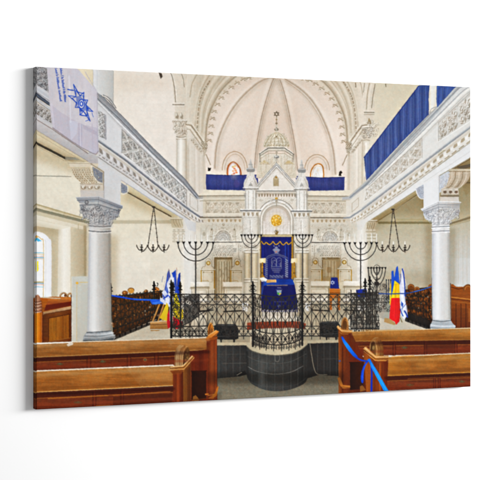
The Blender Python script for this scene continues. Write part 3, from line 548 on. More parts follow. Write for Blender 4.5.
# white throne chairs and low cabinets
motif('printed_chair')
for s in (0,1):
    T=(lambda p:p) if not s else (lambda p: [(552.6-x, y-.8) for x,y in p])
    for ci,(cx,x0,x1) in enumerate(((237.3,230.6,244),(208.3,201,214.6))):
        motif('printed_chair#%d'%(2*s+ci))
        P(T([(x0+.6,269.4),(x0+2,267),(cx-3,266.2),(cx-2.4,260.6),(cx,259),(cx+2.4,260.6),(cx+3,266.2),(x1-2,267),(x1-.4,269.4)]),G((0,259),(0,269),(232,222,202),(222,208,182),n=.04)); 
        q=T([(cx,263)])[0]; E(q[0],q[1],2.2,2.2,(190,146,56)); E(q[0],q[1],1.2,1.2,(236,214,150)); L(arc(q[0],q[1],1.9,1.9),.5,(140,104,36),.8)
        P(T([(x0,269),(x1,269),(x1,290),(x0,290)]),G((0,269),(0,290),(230,219,196),(224,212,186),n=.04)); L(T([(x0-.6,269.4),(x1+.6,269.4)]),.7,(236,230,214),.9); L(T([(x0,270.4),(x1,270.4)]),.6,(146,124,84),.85); L(C(T([(x0+.4,269.2),(x0+1.8,266.8),(cx-3.2,266),(cx-2.6,260.4),(cx,258.7),(cx+2.6,260.4),(cx+3.2,266),(x1-1.8,266.8),(x1-.2,269.2)])),.6,(150,132,100),.8)
        L(T([(x0+.2,270.6),(x0+.2,287)]),1.1,(186,140,46),.9); L(T([(x1-.3,270.6),(x1-.3,288)]),1.1,(172,122,32),.9)
        L(T([(x0+2.4,272.4),(x1-2.4,272.4),(x1-2.4,282),(x0+2.4,282),(x0+2.4,272.4)]),.5,(186,170,136),.8); 
        for xx_ in (x0+2.6,x1-2.6): q=T([(xx_,272.2)])[0]; E(q[0],q[1],.7,.7,(150,116,60),.8)
        L(T([(x0+1,281),(x0+7,280.6),(x0+7.4,281.8)]),.7,(190,150,84),.7)
    for ci,(x0,x1,y0) in enumerate(((223,243.6,282),(190.6,209,282))):
        motif('printed_cabinet#%d'%(2*s+ci))
        P(T([(x0+1.4,y0+4),(x1-.8,y0+4),(x1-.4,306),(x0+1.8,306)]),G((0,285),(0,306),(226,215,192),(232,222,202),(214,200,172),n=.04)); P(T([(x0,y0),(x1,y0),(x1+.2,y0+4.6),(x0+.2,y0+5)]),G((0,282),(0,287),(244,238,226),(234,224,206),n=.03)); SL(T([(x0,y0+6.2),(x1,y0+5.9)]),2.4,(150,132,100),.6); L(T([(x0,y0+5.2),(x1,y0+4.9)]),.7,(150,132,98),.9); L(T([(x0+1.2,y0+5),(x0+1.4,305)]),.7,(150,132,100),.8); L(T([(x1-.8,y0+5),(x1-.6,305)]),.7,(150,132,100),.8)
        L(T([(x0+3.4,y0+8),(x1-2.6,y0+8),(x1-2.4,y0+20),(x0+3.6,y0+20),(x0+3.4,y0+8)]),.6,(186,168,134),.85); L(T([(x0+4,y0+12),(x1-3,y0+11.6)]),.5,(178,160,126),.6); L(T([(x0,y0+.3),(x1,y0+.3)]),.5,(252,248,240),.9)
        for k in range(8): q=T([(x0+3+k*(x1-x0-4)/7,300+1.5*(k%2))])[0]; E(q[0],q[1],1.1,1.5,(250,248,246),.75)
        L(T([(x0+.6,311.6),(x1,310.6)]),1.3,(44,38,32),.95)
# ================================================================ the ark
motif('printed_ark')
# dome and drum behind the gable
P([(258,164),(259,154),(294,154),(295,164),(297,178),(256,178)],G((0,150),(0,178),(230,221,204),(225,213,192),(218,205,182),n=.06))
for x in (261,266,272,281,287,292): L([(x,156),(x,172)],.5,(186,166,128),.6)
for cx in (264.6,289): P(C([(cx-4.6,163.4),(cx-2,161.4),(cx,160.2),(cx+2,161.4),(cx+4.6,163.4)]),(206,178,118),.8); L([(cx-5,164),(cx+5,164)],.6,(170,146,104),.7)
P(C([(263.4,147),(264,142),(267,137),(271.4,133.4),(276.5,132),(281.6,133.4),(286,137),(289,142),(289.6,147)]),G((263,0),(290,0),(202,190,164),(232,222,200),(206,192,166),n=.08))
for k in range(-5,6): L(C([(276.5+k*.35,132.6),(276.5+k*1.5,137.5),(276.5+k*2.35,146.6)]),.6,(160,136,92) if k%2 else (240,230,204),.7)
for yy_,w in ((138.6,9),(142.2,11.6)): L(C([(276.5-w,yy_+.8),(276.5,yy_-.6),(276.5+w,yy_+.8)]),.5,(158,136,96),.6)
for k in range(9): E(265+2.9*k,145,1.1,1.2,(166,144,104),.75); E(264.6+2.9*k,144.4,.6,.7,(242,234,214),.8)
E(276.4,136.6,.8,1,(120,96,58),.9)
P([(259.6,153.4),(268.4,147.4),(284.6,147.4),(293.6,153.8),(293.6,156.2),(284.6,150.2),(268.4,150.2),(259.6,156)],(214,206,188)); L([(259.4,153.8),(268.4,148),(284.6,148),(293.8,154.2)],.9,(104,96,84),.9); L([(259.6,156.2),(268.4,150.8),(284.6,150.8),(293.4,156.4)],.7,(146,134,112),.9); L([(260.6,158.6),(268.6,153.4),(284.4,153.4),(292.6,158.8)],.6,(176,160,132),.8)
L([(259.8,153),(268.4,146.9),(284.6,146.9),(293.4,153.2)],.7,(240,234,222),.9); L([(259.8,154),(260,162)],1.0,(132,122,106),.8); L([(293.4,154),(293,161.6)],1.0,(132,122,106),.8)
L([(268.4,150.6),(268.4,164)],.5,(190,174,142),.7); L([(284.6,150.6),(284.6,164)],.5,(190,174,142),.7)
# star finial
star6(276.5,114,2.6,.75,(120,104,82)); L([(276.5,117),(276.5,128)],.7,(150,136,110)); 
for y,rx,ry,c in ((119.6,.9,.7,(150,130,92)),(123.4,1.2,.7,(140,122,92)),(126,1.0,1.2,(214,204,184)),(129.6,2.2,1.6,(140,128,106)),(131.4,1.5,1,(214,204,182))): E(276.5,y,rx,ry,c)
E(276.1,129.1,1,.7,(216,208,192))
# gable
L([(276.5,151),(276.5,163)],1.1,(168,158,140)); E(276.5,157,2.5,1.5,(128,126,122)); E(276.2,156.4,1.8,.7,(220,218,212)); E(276.5,160,1.5,1.2,(196,186,168)); E(276.5,152.4,1.2,1,(180,168,146))
P([(276.5,164),(299,188.6),(299,194),(254,194),(254,188.6)],G((0,164),(0,194),(236,230,222),(230,221,208),n=.04))
for o,w,c in ((0,1.3,(222,220,216)),(1.3,.8,(128,124,118)),(2.4,1.1,(240,237,232)),(3.7,.7,(150,144,134)),(4.8,.7,(226,218,206))):
    L([(256.5,186+o),(276.5,163.6+o),(296.5,186+o)],w,c,.95)
L([(256,185.6),(276.5,162.8),(297,185.8)],.6,(150,146,138),.9)
P([(274,186),(274,178.6),(276,176.2),(278,178.6),(278,186)],K((198,176,132),.1)); L([(273.6,186),(273.6,178.4),(276,175.6),(278.4,178.4),(278.4,186)],.6,(160,140,100)); E(276,177.4,.9,.8,(170,112,30))
for x in (275,277): L([(x,180),(x,186)],.5,(140,118,80),.7)
L([(254,189.8),(299,189.8)],.8,(240,236,228),.9); L([(254,191),(299,191)],1.2,(138,132,122),.9); L([(256,192.6),(297,192.6)],.8,(226,220,210),.9)
for k in range(14): P([(258+2.75*k,193.4),(260.4+2.75*k,193.4),(259.8+2.75*k,196.4),(258.8+2.75*k,196.8)],(150,132,106),.75); 
R(257,193,297,224,K((224,214,200),.04),.0)
P([(256,197),(297,197),(297,238),(256,238)],G((0,197),(0,238),(228,220,206),(222,212,196),n=.05))
for k in range(14): P([(258.2+2.75*k,194),(260.4+2.75*k,194),(259.6+2.75*k,196.6),(258.8+2.75*k,196.8)],(154,136,110),.75)
for cx in (261,292): P([(cx-1.8,200),(cx,198.8),(cx+1.8,200),(cx,201.4)],(176,162,140),.85); E(cx,200.1,.5,.5,(240,234,224),.9)
for r_,w,c in ((19.2,.9,(150,142,130)),(18,1.6,(240,236,230)),(16.4,.7,(156,148,134)),(15,1.3,(234,228,218)),(13.8,.7,(172,160,142))): L(arc(276.5,220,r_,r_*1.06,180,360)+[(276.5+r_,238)],w,c,.9); L([(276.5-r_,220),(276.5-r_,238)],w,c,.9)
P(arc(276.5,220,13.4,14.2,180,360)+[(289.9,235),(263.1,235)],G((0,206),(0,235),(216,204,190),(230,220,210),(232,224,216),n=.04))
for k in range(-3,4): L([(276.5+k*3.6,209+abs(k)*1.1),(276.5+k*3.6,234)],.4,(196,182,164),.7)
for y in (212,217,222,227,231): L([(264.4,y),(288.6,y)],.35,(200,188,170),.6)
E(276.5,198.4,1.5,1.2,(190,140,44)); E(276.5,201,1.3,.9,(134,116,88)); L([(276.5,202.5),(276.5,206)],.6,(170,150,120))
motif('printed_sunburst')
SL(arc(276.4,220.5,5,5.4),7,(250,226,160),.35)
P(arc(276.4,220.5,5.5,5.9),G((272,216),(281,226),(246,210,104),(232,182,58),(206,150,40),n=.12))
for k in range(16):
    an=math.radians(22.5*k); x,y=276.4+4.1*math.cos(an),220.5+4.4*math.sin(an); E(x,y,.75,.8,(196,140,34) if k%2 else (252,226,140),.75)
L(arc(276.4,220.5,5.2,5.6),.6,(190,136,40),.6); E(276.4,220.5,2.5,2.7,(238,184,60)); L(arc(276.4,220.5,2.6,2.8),.5,(180,126,30),.7); E(276,220,1.3,1.4,(250,222,130),.8); E(276.9,221,1,1.1,(204,146,36),.6)
motif('printed_ark')
P([(274,231.2),(279,231.2),(277.4,234.4),(276.5,236.6),(275.6,234.4)],(140,106,52)); E(276.5,230.6,1.2,1.2,(110,84,46)); E(276.5,229,.9,.9,(226,200,140))
relief([(264,148),(289,148),(286,134),(268,134)],70,1.0,(150,132,100),(250,244,230),.55,70); relief([(259.6,156),(293.6,156),(293,164),(260,164)],70,1.1,(176,158,128),(250,244,232),.5,71); relief([(258,165),(270,165),(262,176),(258,178)],24,1.0,(176,156,122),(246,238,222),.5,72); relief([(284,165),(296,165),(296,178),(290,176)],24,1.0,(176,156,122),(246,238,222),.5,73)
relief([(260,182),(292,182),(284,172),(270,172)],40,.9,(190,180,164),(252,250,246),.5,74); relief([(258,197.4),(296,197.4),(296,205),(258,205)],60,.9,(176,160,136),(250,245,236),.55,75); relief([(264,212),(289,212),(289,233),(264,233)],110,1.0,(190,174,156),(248,242,236),.45,76)
SL(arc(276.5,220,12.6,13.2,180,360),3,(176,158,134),.5); SL([(256,193),(297,193)],3,(180,164,140),.4); SL([(258,187),(276.5,167.8),(295,187)],3,(196,186,170),.4)
# turrets
def turret(cx, o=0):
    c=lambda p:[(cx+x,y+o) for x,y in p]
    P(c([(-8.6,210),(8.6,210),(8.6,240),(-8.2,240)]),G((cx-9,0),(cx+9,0),(216,210,198),(234,229,220),(214,205,188),n=.05))
    P(c([(-5.4,188),(5.6,188),(6,211),(-5.8,211)]),G((cx-6,0),(cx+6,0),(206,202,194),(238,235,228),(232,228,220),(200,193,180),n=.04))
    for x in (-5,-2.2,2.6,5.2): L(c([(x,191),(x,209)]),.7,(178,170,156),.75); 
    for x in (-3.6,0.4,4): L(c([(x,191),(x,209)]),.9,(244,241,235),.7)
    for x in (-5.6,5.6): P(c([(x-1.2,193),(x+1.2,193),(x+.8,197.4),(x-.8,197.4)]),(150,146,138),.6)
    P(c(C([(-7,188),(-6.6,182),(-4,176.6),(-3.2,174),(3.2,174),(4,176.6),(6.6,182),(7,188)])),G((cx-7,0),(cx+7,0),(206,202,194),(238,234,228),(196,188,176),n=.05)); P(c([(-2,186),(0,181.6),(2.4,186)]),(150,144,134),.7); L(c([(-6,185),(-3,178)]),.5,(176,168,156),.6); L(c([(5.6,185),(3,178)]),.6,(160,152,140),.7)
    L(c([(-7.6,187.6),(7.8,187.6)]),.8,(240,237,231)); L(c([(-7.4,189),(7.6,189)]),1.1,(134,128,118),.9)
    P(c([(-3,172),(3,172),(3.4,176.4),(-3.4,176.4)]),K((226,221,212),.06)); L(c([(-.4,172),(-.4,176)]),.5,(180,172,160),.8)
    P(c(C([(-4.2,170.2),(-3,168),(3,168),(4.2,170.2),(3,172),(-3,172)])),(148,146,142)); L(c([(-3.4,168.6),(3,168.6)]),.7,(226,224,220),.9)
    P(c([(-2.4,167.8),(-1.6,164.8),(-.4,160),(.4,160),(1.6,164.8),(2.4,167.8)]),G((cx-2,0),(cx+2,0),(212,208,202),(180,176,168),n=.05)); L(c([(-1.8,164.4),(1.8,164.4)]),.5,(150,146,140),.8); E(cx,160+o,.8,.9,(206,202,196))
    L(c([(-9.8,209.4),(9.8,209.4)]),.9,(242,240,234)); L(c([(-10.2,210.6),(10.2,210.6)]),1.2,(104,104,104),.9); P(c([(-9.2,211.4),(9.2,211.4),(8,215),(-8,215)]),(226,220,208)); 
    for x in (-6.6,-2.2,2.2,6.6): P(c([(x-1.2,212.4),(x+1.2,212.4),(x+1,215),(x,216.4),(x-1,215)]),(150,128,96),.8); E(cx+x+2.2,214+o,.8,1.4,(242,238,230),.8)
    L(c([(-8.4,217.4),(8.4,217.4)]),.6,(190,182,168),.8)
    L(c([(-.5,220),(-.5,234)]),.9,(170,162,148),.6); L(c([(.8,220),(.8,234)]),.8,(246,243,237),.8); L(c([(-8.2,218),(-8.2,240)]),.6,(178,168,150),.7); L(c([(8.2,218),(8.2,240)]),.6,(178,168,150),.7); L(c([(-8,229),(-5,229)]),.6,(178,170,156),.6)
turret(250.6); turret(301.6,.6)
for cx in (250.6,301.6):
    relief([(cx-8,212),(cx+8,212),(cx+8,238),(cx-8,238)],60,1.0,(168,158,142),(250,247,241),.5,int(cx)); relief([(cx-5.4,176),(cx+5.4,176),(cx+6,188),(cx-6,188)],26,.9,(160,154,144),(248,246,241),.5,int(cx)+1); relief([(cx-5,190),(cx+5,190),(cx+5,209),(cx-5,209)],26,.8,(176,168,154),(250,248,243),.4,int(cx)+2)
    SL([(cx+7.6,212),(cx+7.6,240)],3,(176,162,138),.45); SL([(cx+5.2,189),(cx+5.6,210)],2,(176,166,148),.5)
# pillar pairs beside the curtain
P([(242,238),(261,238),(261,345),(242,345)],G((242,0),(261,0),(214,204,186),(228,220,204),(214,202,180),n=.05)); P([(292,238),(311,238),(311,345),(292,345)],G((292,0),(311,0),(212,200,178),(226,217,200),(208,196,174),n=.05))
for cx in (247.4,254.6,298.8,305.4):
    R(cx-2.5,253,cx+2.5,279,G((cx-2.5,0),(cx+2.5,0),(196,180,144),(240,228,202),(226,208,172),(180,160,120),n=.04)); L([(cx-3,253),(cx-3,279)],.5,(120,106,82),.7); L([(cx+3,253),(cx+3,279)],.5,(126,110,84),.6)
    for y in (249.4,252.2): L([(cx-3.2,y),(cx+3.2,y)],.9,(238,233,222)); L([(cx-3.1,y+1),(cx+3.1,y+1)],.5,(144,130,104),.9)
    for y in (278.6,281.4): L([(cx-3.2,y),(cx+3.2,y)],1,(236,230,216)); L([(cx-3.2,y+1),(cx+3.2,y+1)],.6,(140,124,96),.9)
    R(cx-3.2,283,cx+3.2,330,G((cx-3,0),(cx+3,0),(204,194,172),(230,222,204),(200,188,162),n=.05))
    for k in range(3): L(arc(cx-1.6+1.6*k,246.6,1.0,1.6,0,300,8),.5,(140,130,112),.75)
R(242.4,240,260,244.6,(226,218,202),.7); R(292.6,240.4,310.6,245,(224,216,200),.7)
for s in (0,1):
    T=(lambda p:p) if not s else M
    relief([T([q])[0] for q in ((205,223),(242,223),(242,241),(205,241))],150,1.1,(172,158,134),(248,243,233),.5,80+s); relief([T([q])[0] for q in ((212,244),(246,244),(242,262),(213,256))],110,1.0,(158,146,124),(246,241,231),.5,82+s)
    relief([T([q])[0] for q in ((198,244),(213,244),(213,262),(198,262))],40,1.0,(176,162,138),(246,240,230),.4,84+s)
    shade(T([(196,222),(243,222),(243,232),(196,230)]),(190,174,146),.28,9); shade(T([(205,254),(262,252),(262,300),(205,300)]),(196,178,146),.30,14); shade(T([(196,300),(262,300),(262,345),(196,345)]),(150,132,100),.4,10); shade(T([(212,256),(246,256),(246,282),(212,282)]),(186,170,140),.25,6); shade(T([(228,256),(245,256),(245,282),(228,282)]),(206,190,160),.25,8)
    relief([T([q])[0] for q in ((242,240),(261,240),(261,252),(242,252))],50,1.0,(150,138,116),(244,238,226),.55,86+s)
    for xx_ in (244,251,258): SL(T([(xx_,253),(xx_,330)]),2.2,(160,142,110),.45)
# curtain
motif('printed_curtain')
R(258.6,234.6,294.6,237.2,K((206,186,140),.08)); L([(259,234.8),(294,234.8)],.7,(156,134,88),.9); L([(260,237),(293.4,237)],.6,(170,130,50),.9)
P([(260.2,236.8),(293.2,236.8),(293.2,300),(260.2,300)],G((0,237),(0,300),(27,32,104),(31,35,102),(25,28,84),n=.07,n2=.25,nf2=NV))
L([(260.6,237),(260.6,300)],1.1,(140,104,36),.95); L([(292.2,237),(292.2,290)],1.5,(188,136,28),.95); L([(293.6,237),(293.6,280)],.7,(120,90,40),.9)
for x,c in ((285.4,(38,74,176)),(286.6,(24,28,90)),(288.4,(36,60,150)),(263,(40,50,140)),(290.6,(24,26,84))): L([(x,245),(x,262)],1.0,c,.7)
L(C([(261.6,241.6),(263,243.6),(264.4,244.2),(266,242.4),(267.6,243.4),(269.4,244.6),(271.4,243.4),(273,241.6),(274.6,243.8),(276.4,244.6),(278.4,243.2),(280,241.6),(281.4,243.6),(283.4,244.8),(285,243.6),(286.6,242.4),(288.4,244.4),(290.6,243),(291.6,242)]),1.0,(206,152,34)); L([(262,241),(291.6,241)],.4,(60,70,150),.4)
SV=(120,124,158); SVd=(84,88,130); SVl=(166,170,192)
P([(272.8,249.4),(274.4,248.4),(276,248),(278,248.2),(280,249.6),(278.6,252.4),(274.4,252.4)],SV); E(276.3,247.4,1.6,.9,SVl,.7); E(276.2,251.8,.9,.8,(190,116,104)); E(274,245.9,.7,.6,SVl,.8); E(279,245.9,.7,.6,SVl,.8); L([(275,253),(278,253)],.7,SVl,.8); L([(272.6,250),(280,250)],.4,SVl,.8)
L(C([(265.4,259.4),(268,256.4),(272,254.8),(276.4,253.6),(281,255),(285,256.4),(287.4,258)]),1.1,SVd,.9); L(C([(265.6,260.4),(269,257.6),(276.4,255.2),(283.6,257.4),(287,259.6)]),.5,SV,.8)
for x in (266.2,286.6):
    R(x-1.3,259,x+1.3,278,SVd,.65); 
    for k in range(9): L([(x-1.2,259.6+2*k),(x+1.2,260.8+2*k)],.8,SV if x<270 else SVl,.8)
for sx in (-1,1): L([(276.4+sx*.2,266),(276.4+sx*.2,259.6)]+arc(276.4+sx*2.6,259.6,2.3,1.9,180 if sx>0 else 0,360 if sx>0 else -180,8)+[(276.4+sx*4.9,266.6),(276.4+sx*.3,266.6)],.55,SV,.9)
r=random.Random(4)
for k in range(26): x=276.4+r.uniform(-4.4,4.4); y=r.uniform(259.6,266); L([(x,y),(x+r.uniform(.3,.8),y+r.uniform(-.4,.4))],.45,SV,.8)
for sx in (-1,1): L(C([(276.4+sx*5.2,267.6),(276.4+sx*4,264.6),(276.4+sx*4.6,262)]),.6,SV,.7)
for w_,y in ((5,268.6),(4,270.4),(2.6,272.2)):
    x=276.4-w_
    while x<276.4+w_: L([(x,y-.4),(x+.5,y+.5)],.5,SV,.9); L([(x+.2,y-.5),(x+.9,y-.4)],.4,SVd,.9); x+=1.2
for k in range(13): x=270+1.05*k; L([(x,275.4),(x,278.2)],.5,SV,.8); L([(x,275.4+(k%3)*.7),(x+.7,275.6+(k%3)*.7)],.5,SVl,.7)
# lamps beside the curtain
motif('printed_lamp')
for cx,sx in ((262.4,1),(294.2,-1)):
    motif('printed_lamp#%d'%(sx<0))
    P([(cx-3.2,258.4),(cx+3.4,258),(cx+3.2,263),(cx-3.4,263)],G((cx-3,0),(cx+3,0),(236,216,164),(244,230,186),(222,196,138),n=.04)); L([(cx,263),(cx,277)],1.7,(150,104,30)); L([(cx-.5,263),(cx-.5,277)],.6,(216,166,64),.9); E(cx,267,1.1,.9,(196,146,50)); E(cx,273,1.2,.8,(120,84,26)); P([(cx-2.6,277.6),(cx-1.4,275.4),(cx+1.4,275.4),(cx+2.6,277.6)],(170,122,44))
    L([(cx+1.4*sx*-1,264),(cx+1.4*sx*-1,277)],.5,(110,80,36),.7)
P([(259.6,278),(263.6,277),(267.4,279.4),(265.6,281.8),(261.4,281.4)],(238,234,226)); L([(260,279.6),(265,281.6)],.5,(160,154,146),.8)
# reading desk with its blue cover
motif('printed_reading_desk')
P([(264.4,283.4),(267.6,279),(292.6,279.2),(294.6,285),(263.4,286)],G((263,0),(295,0),(32,76,176),(24,58,152),(18,46,132),(26,66,164),n=.06,n2=.2,nf2=NH))
P([(263.2,285.6),(294.6,284.6),(297.2,300),(297.6,312),(294,316),(262,316),(261,300)],G((0,285),(0,316),(24,28,94),(23,25,80),(28,29,70),n=.08,n2=.2,nf2=NV))
P([(263.4,280.6),(265.4,281),(263.6,287.4),(261.6,299),(260.6,299),(261.6,288)],(60,84,150),.6)
P([(266.6,279.6),(276.2,279.4),(276.4,282.2),(266.4,282.8)],G((266,0),(276,0),(206,152,84),(226,180,116),n=.05)); 
for k in range(5): L([(267.6+1.7*k,280),(267.8+1.7*k,282.2)],.5,(164,112,54),.7)
x=267.
while x<287: L([(x,285.2),(x+.9,285.3)],.6,(170,130,96),.85); L([(x+.3,284.8),(x+.3,285.7)],.4,(190,160,130),.7); x+=1.4
for k in range(4): L([(277.4+1*k,287.4),(278+1*k,288.2)],.5,(130,130,160),.9)
P([(276.8,290.6),(281.4,290.6),(281.2,294),(279,295.6),(277,294)],(120,144,168)); P([(277,292.4),(279,292.4),(279,295.2),(277.2,294)],(58,140,66)); P([(279,293),(281.2,293),(281,294.2),(279.2,295.4)],(206,176,60)); L([(277,290.6),(281.4,290.6)],.7,(176,190,200)); L([(275.8,289.6),(282.4,289.4)],.4,(120,124,160),.7)
for k in range(12): L([(274+1.1*k,301.4+.3*math.sin(k)),(274.6+1.1*k,302)],.45,(104,110,160),.7)
E(279,306,1.6,1.4,(92,96,140),.7)
# ================================================================ banner on the left gallery
SL(C([(36,240),(44,250),(46,270),(46,296)]),16,(255,252,246),.16)  # soft glow around the left aisle window, painted into the print
motif('printed_banner')
fl=[(46.4,60),(72,60),(78,69),(97,91.2),(97.4,120),(98.4,150.6),(96,154.2),(92,152.6),(86,149.4),(82.6,148),(70,140),(52.6,127.6),(50.6,116),(48.4,90)]
P(fl, G((47,0),(98,0),(202,196,204),(208,201,207),(203,198,208),(211,205,212),(204,199,210), n=.03,n2=.035,nf2=NV))
P([(50.6,104),(62,113),(72,119),(80,124),(98,128),(98.4,150.6),(96,154),(82.6,148),(70,140),(52.6,127.6)],(182,174,194),.42)
P([(69,120),(78,122),(76.4,134),(71,140),(70,132)],(206,208,226),.6); P([(78.6,122.4),(82,124),(82,147),(78,144.6)],(176,170,192),.5); P([(82,124),(97.6,132),(98,136),(84,129)],(178,168,186),.5)
for a_,b_,c,w in (((69,76),(70.6,122),(222,220,232),1.6),((80,124),(80.6,146),(226,220,230),.9),((51.4,104),(54,127),(222,214,226),.9),((92,124),(93,151),(188,180,198),1.2),((60,113),(62,133),(196,186,204),1.4),((97,92),(97.8,150),(172,166,180),.9),((85,72),(96,90),(188,182,196),1.0)): L([a_,b_],w,c,.6)
L([(52.6,127.8),(70,140.2),(82.6,148.2),(92,153),(96,154.4),(98.4,151)],.9,(140,124,132),.75)
# two lines of lettering running down the cloth
BL=(44,74,178)
def letters(p0,p1,words,h,seed):
    r=random.Random(seed); dx,dy=p1[0]-p0[0],p1[1]-p0[1]; ln=math.hypot(dx,dy); ux,uy=dx/ln,dy/ln; nx,ny=uy,-ux
    s=0.; wl=.95
    def q(a,b): return (p0[0]+ux*a+nx*b, p0[1]+uy*a+ny*b)
    for wd in words:
        for ch in range(wd):
            if s>ln: return
            k=r.randrange(5); hh=h*(1.3 if ch==0 else r.choice((.75,.75,1.1)))
            if k in (0,1): L([q(s,0),q(s,hh)],.5,BL,.85); L([q(s,hh*.8),q(s+wl*.7,hh*.8),q(s+wl*.7,0)],.45,BL,.75)
            elif k==2: L([q(s+wl*.4+.42*math.cos(t),hh*.4+hh*.38*math.sin(t)) for t in np.linspace(0,6.3,9)],.45,BL,.85)
            elif k==3: L([q(s+.2,0),q(s+.2,hh)],.6,BL,.9)
            else: L([q(s+wl*.7,hh*.75),q(s,hh*.5),q(s+wl*.6,hh*.25),q(s,0)],.5,BL,.85)
            s+=wl
        s+=.8
letters((54.2,63),(61.4,110.4),[3,1,6,2,13,12],1.7,3); letters((59,62),(66.4,114),[4,1,7,1,2,9,1,3,8],1.8,8)
BD=(26,66,184)
def bl_(p,w=1.0,a=.95): L(p,w,BD,a)
tips=[(73.4,84.4),(83.8,92.4),(87.6,100),(92.8,111.6),(90,121),(80.2,114.8),(75.2,107.4),(68.2,95.6)]; CXY=(81.4,103.8)
inn=[]
for k in range(8):
    a_,b_=tips[k],tips[(k+1)%8]; inn.append((CXY[0]+.52*((a_[0]+b_[0])/2-CXY[0])+.0,CXY[1]+.52*((a_[1]+b_[1])/2-CXY[1])))
for k in range(8):
    a_=tips[k]; l_,r_=inn[k-1],inn[k]; tri=[l_,a_,r_]
    L(tri,.8,BD,.9)
    if k in (3,5): P([(lerp(CXY[0],q[0],.96),lerp(CXY[1],q[1],.96)) for q in (l_,((a_[0]*.55+l_[0]*.225+r_[0]*.225),(a_[1]*.55+l_[1]*.225+r_[1]*.225)),r_)],BD,.9)
    else: L([l_,(lerp(a_[0],CXY[0],.3),lerp(a_[1],CXY[1],.3)),r_],.7,BD,.8)
P(inn,BD,.5); E(81.4,104,3.0,4.4,(206,204,220)); L(arc(81.4,104,2.9,4.5),.8,BD,.95); L(arc(81.4,103.8,1.4,2.1),1.1,BD,.95); E(81.4,103.8,.6,.9,(226,226,236))
bl_([(67.6,89.4),(73.4,90.4)],1.0); bl_([(79.8,114.8),(86,116)],1.0); bl_([(85.6,121),(89.6,119.6)],.7,.8); bl_([(91.8,112.6),(93.2,117)],.7,.6); bl_([(77.2,92.2),(83.4,93.2)],.9,.8)
# ================================================================ floor behind the pews
motif('printed_floor')
P([(112,342),(112,338),(172,308),(190,306),(208,316),(345,316),(372,308),(408,312),(434,328),(434,345),(112,345)],G((0,300),(0,342),(206,192,164),(202,188,162),(214,204,184),n=.05,n2=.05,nf2=NH))
P([(376,296),(408,300),(432,326),(434,340),(376,340)],G((0,300),(0,332),(206,196,176),(198,186,164),n=.04))
P([(207,336),(345,336),(345,404),(207,406)],G((0,370),(0,402),(108,100,82),(122,113,92),(132,123,100),n=.12,n2=.08,nf2=NH))
for i in range(140): x=rnd.uniform(216,340); y=rnd.uniform(376,402); E(x,y,rnd.uniform(.3,.9),rnd.uniform(.25,.5),rnd.choice(((168,156,126),(106,98,80),(176,166,136))),.35)
# ================================================================ left box pew, board, railings
WD=(60,24,8)
def wood(x0,y0,x1,y1,*c,n=.07,n2=.22): return G((x0,y0),(x1,y1),*c,n=n,n2=n2,nf2=NH)
def woodv(x0,y0,x1,y1,*c,n=.07,n2=.22): return G((x0,y0),(x1,y1),*c,n=n,n2=n2,nf2=NV)
motif('printed_pew#0')
P([(30,299),(52,296.6),(71.4,297),(71.4,345),(30,345)],wood(0,298,0,344,(176,90,24),(140,74,20),(120,62,18)))
P([(48,299),(71.4,297),(71.4,302),(46,306)],wood(0,297,0,305,(206,128,52),(150,62,22))); P([(46,305),(71.4,301.4),(71.4,305.6),(44,311)],(104,34,16)); L([(42,297.4),(60,298.4)],1.1,(214,196,166),.9)
for cx,cy,rx in ((63.6,296.4,3.4),(70,296.8,2.2)): L(arc(cx,cy,rx,3.4,180,360),1.6,(150,98,50)); L(arc(cx,cy-.5,rx,3.2,190,340),.6,(214,178,130),.9); E(cx+1.6,cy-1,1.2,1.4,(96,52,22),.9)
P([(43,312),(71.4,306),(71.4,309.2),(46,314.6),(43,315)],G((0,306),(0,314),(206,162,116),(168,116,66),n=.05)); L([(44,314.4),(71.4,309.4)],.8,(70,28,12),.85)
P([(43,314.8),(71.4,309.6),(71.4,341.5),(43,343.6)],wood(43,0,71,0,(96,46,16),(120,62,20),(104,50,16))); 
P([(48.6,318.2),(69,314.2),(69.2,337.8),(48.6,341)],woodv(48,0,70,0,(146,84,20),(164,98,26),(138,74,18),(154,88,24),n2=.3)); L([(48.6,341),(48.6,318.2),(69,314.2)],.8,(74,32,12),.85); L([(69.4,314.2),(69.4,338)],.9,(74,34,14),.9); L([(56,317),(56,339.6)],.5,(110,60,16),.8); L([(63,315.6),(63,338.6)],.5,(110,60,16),.7); L([(49,341.4),(71,337.8)],.8,(176,116,50),.6)
L([(71.4,296),(71.4,343)],1.0,(70,34,20),.9)
P([(32,313),(41.8,311.6),(41.4,343.6),(32,344)],G((34,0),(42,0),(166,84,14),(226,140,34),(206,112,18),(150,70,16),n=.06)); L([(41.8,312),(41.6,343.6)],.7,(206,116,50),.7); L([(42.6,312),(42.6,343.4)],.8,(80,30,12),.9)
P(C([(32,313.6),(33,308),(33.6,303),(34.4,297.4),(37,294.6),(39.8,296.4),(41,301),(42,306.4),(42,312.4)]),G((33,0),(42,0),(110,52,28),(196,140,104),(140,72,40),n=.06)); 
for y in (301,304,307,310.4): L(C([(33.4,y),(37.4,y+.9),(41.6,y)]),.7,(84,36,18),.85); L(C([(34,y+1),(37.4,y+1.9),(41,y+1)]),.6,(226,186,156),.75)
motif('printed_board')
P([(71.6,276.4),(92,276.2),(92,342.4),(71.6,342.8)],G((0,276),(0,342),(206,206,194),(204,202,188),(196,190,174),n=.03)); P([(71.6,308),(76.4,308),(76.4,342.6),(71.6,342.8)],(214,204,184),.6)
L([(71.8,276.4),(71.8,342)],.6,(230,226,212),.8); L([(79.6,282.4),(88,282.2)],.8,(224,194,126),.9); E(77,283,1.4,1.3,(238,186,74)); L([(76.8,285),(76.6,342)],.6,(214,186,128),.85); L([(79,285.6),(81,284.4)],.6,(226,206,150),.8); P([(81,284.6),(88,284.4),(88,340),(80,340)],(198,196,184),.6)
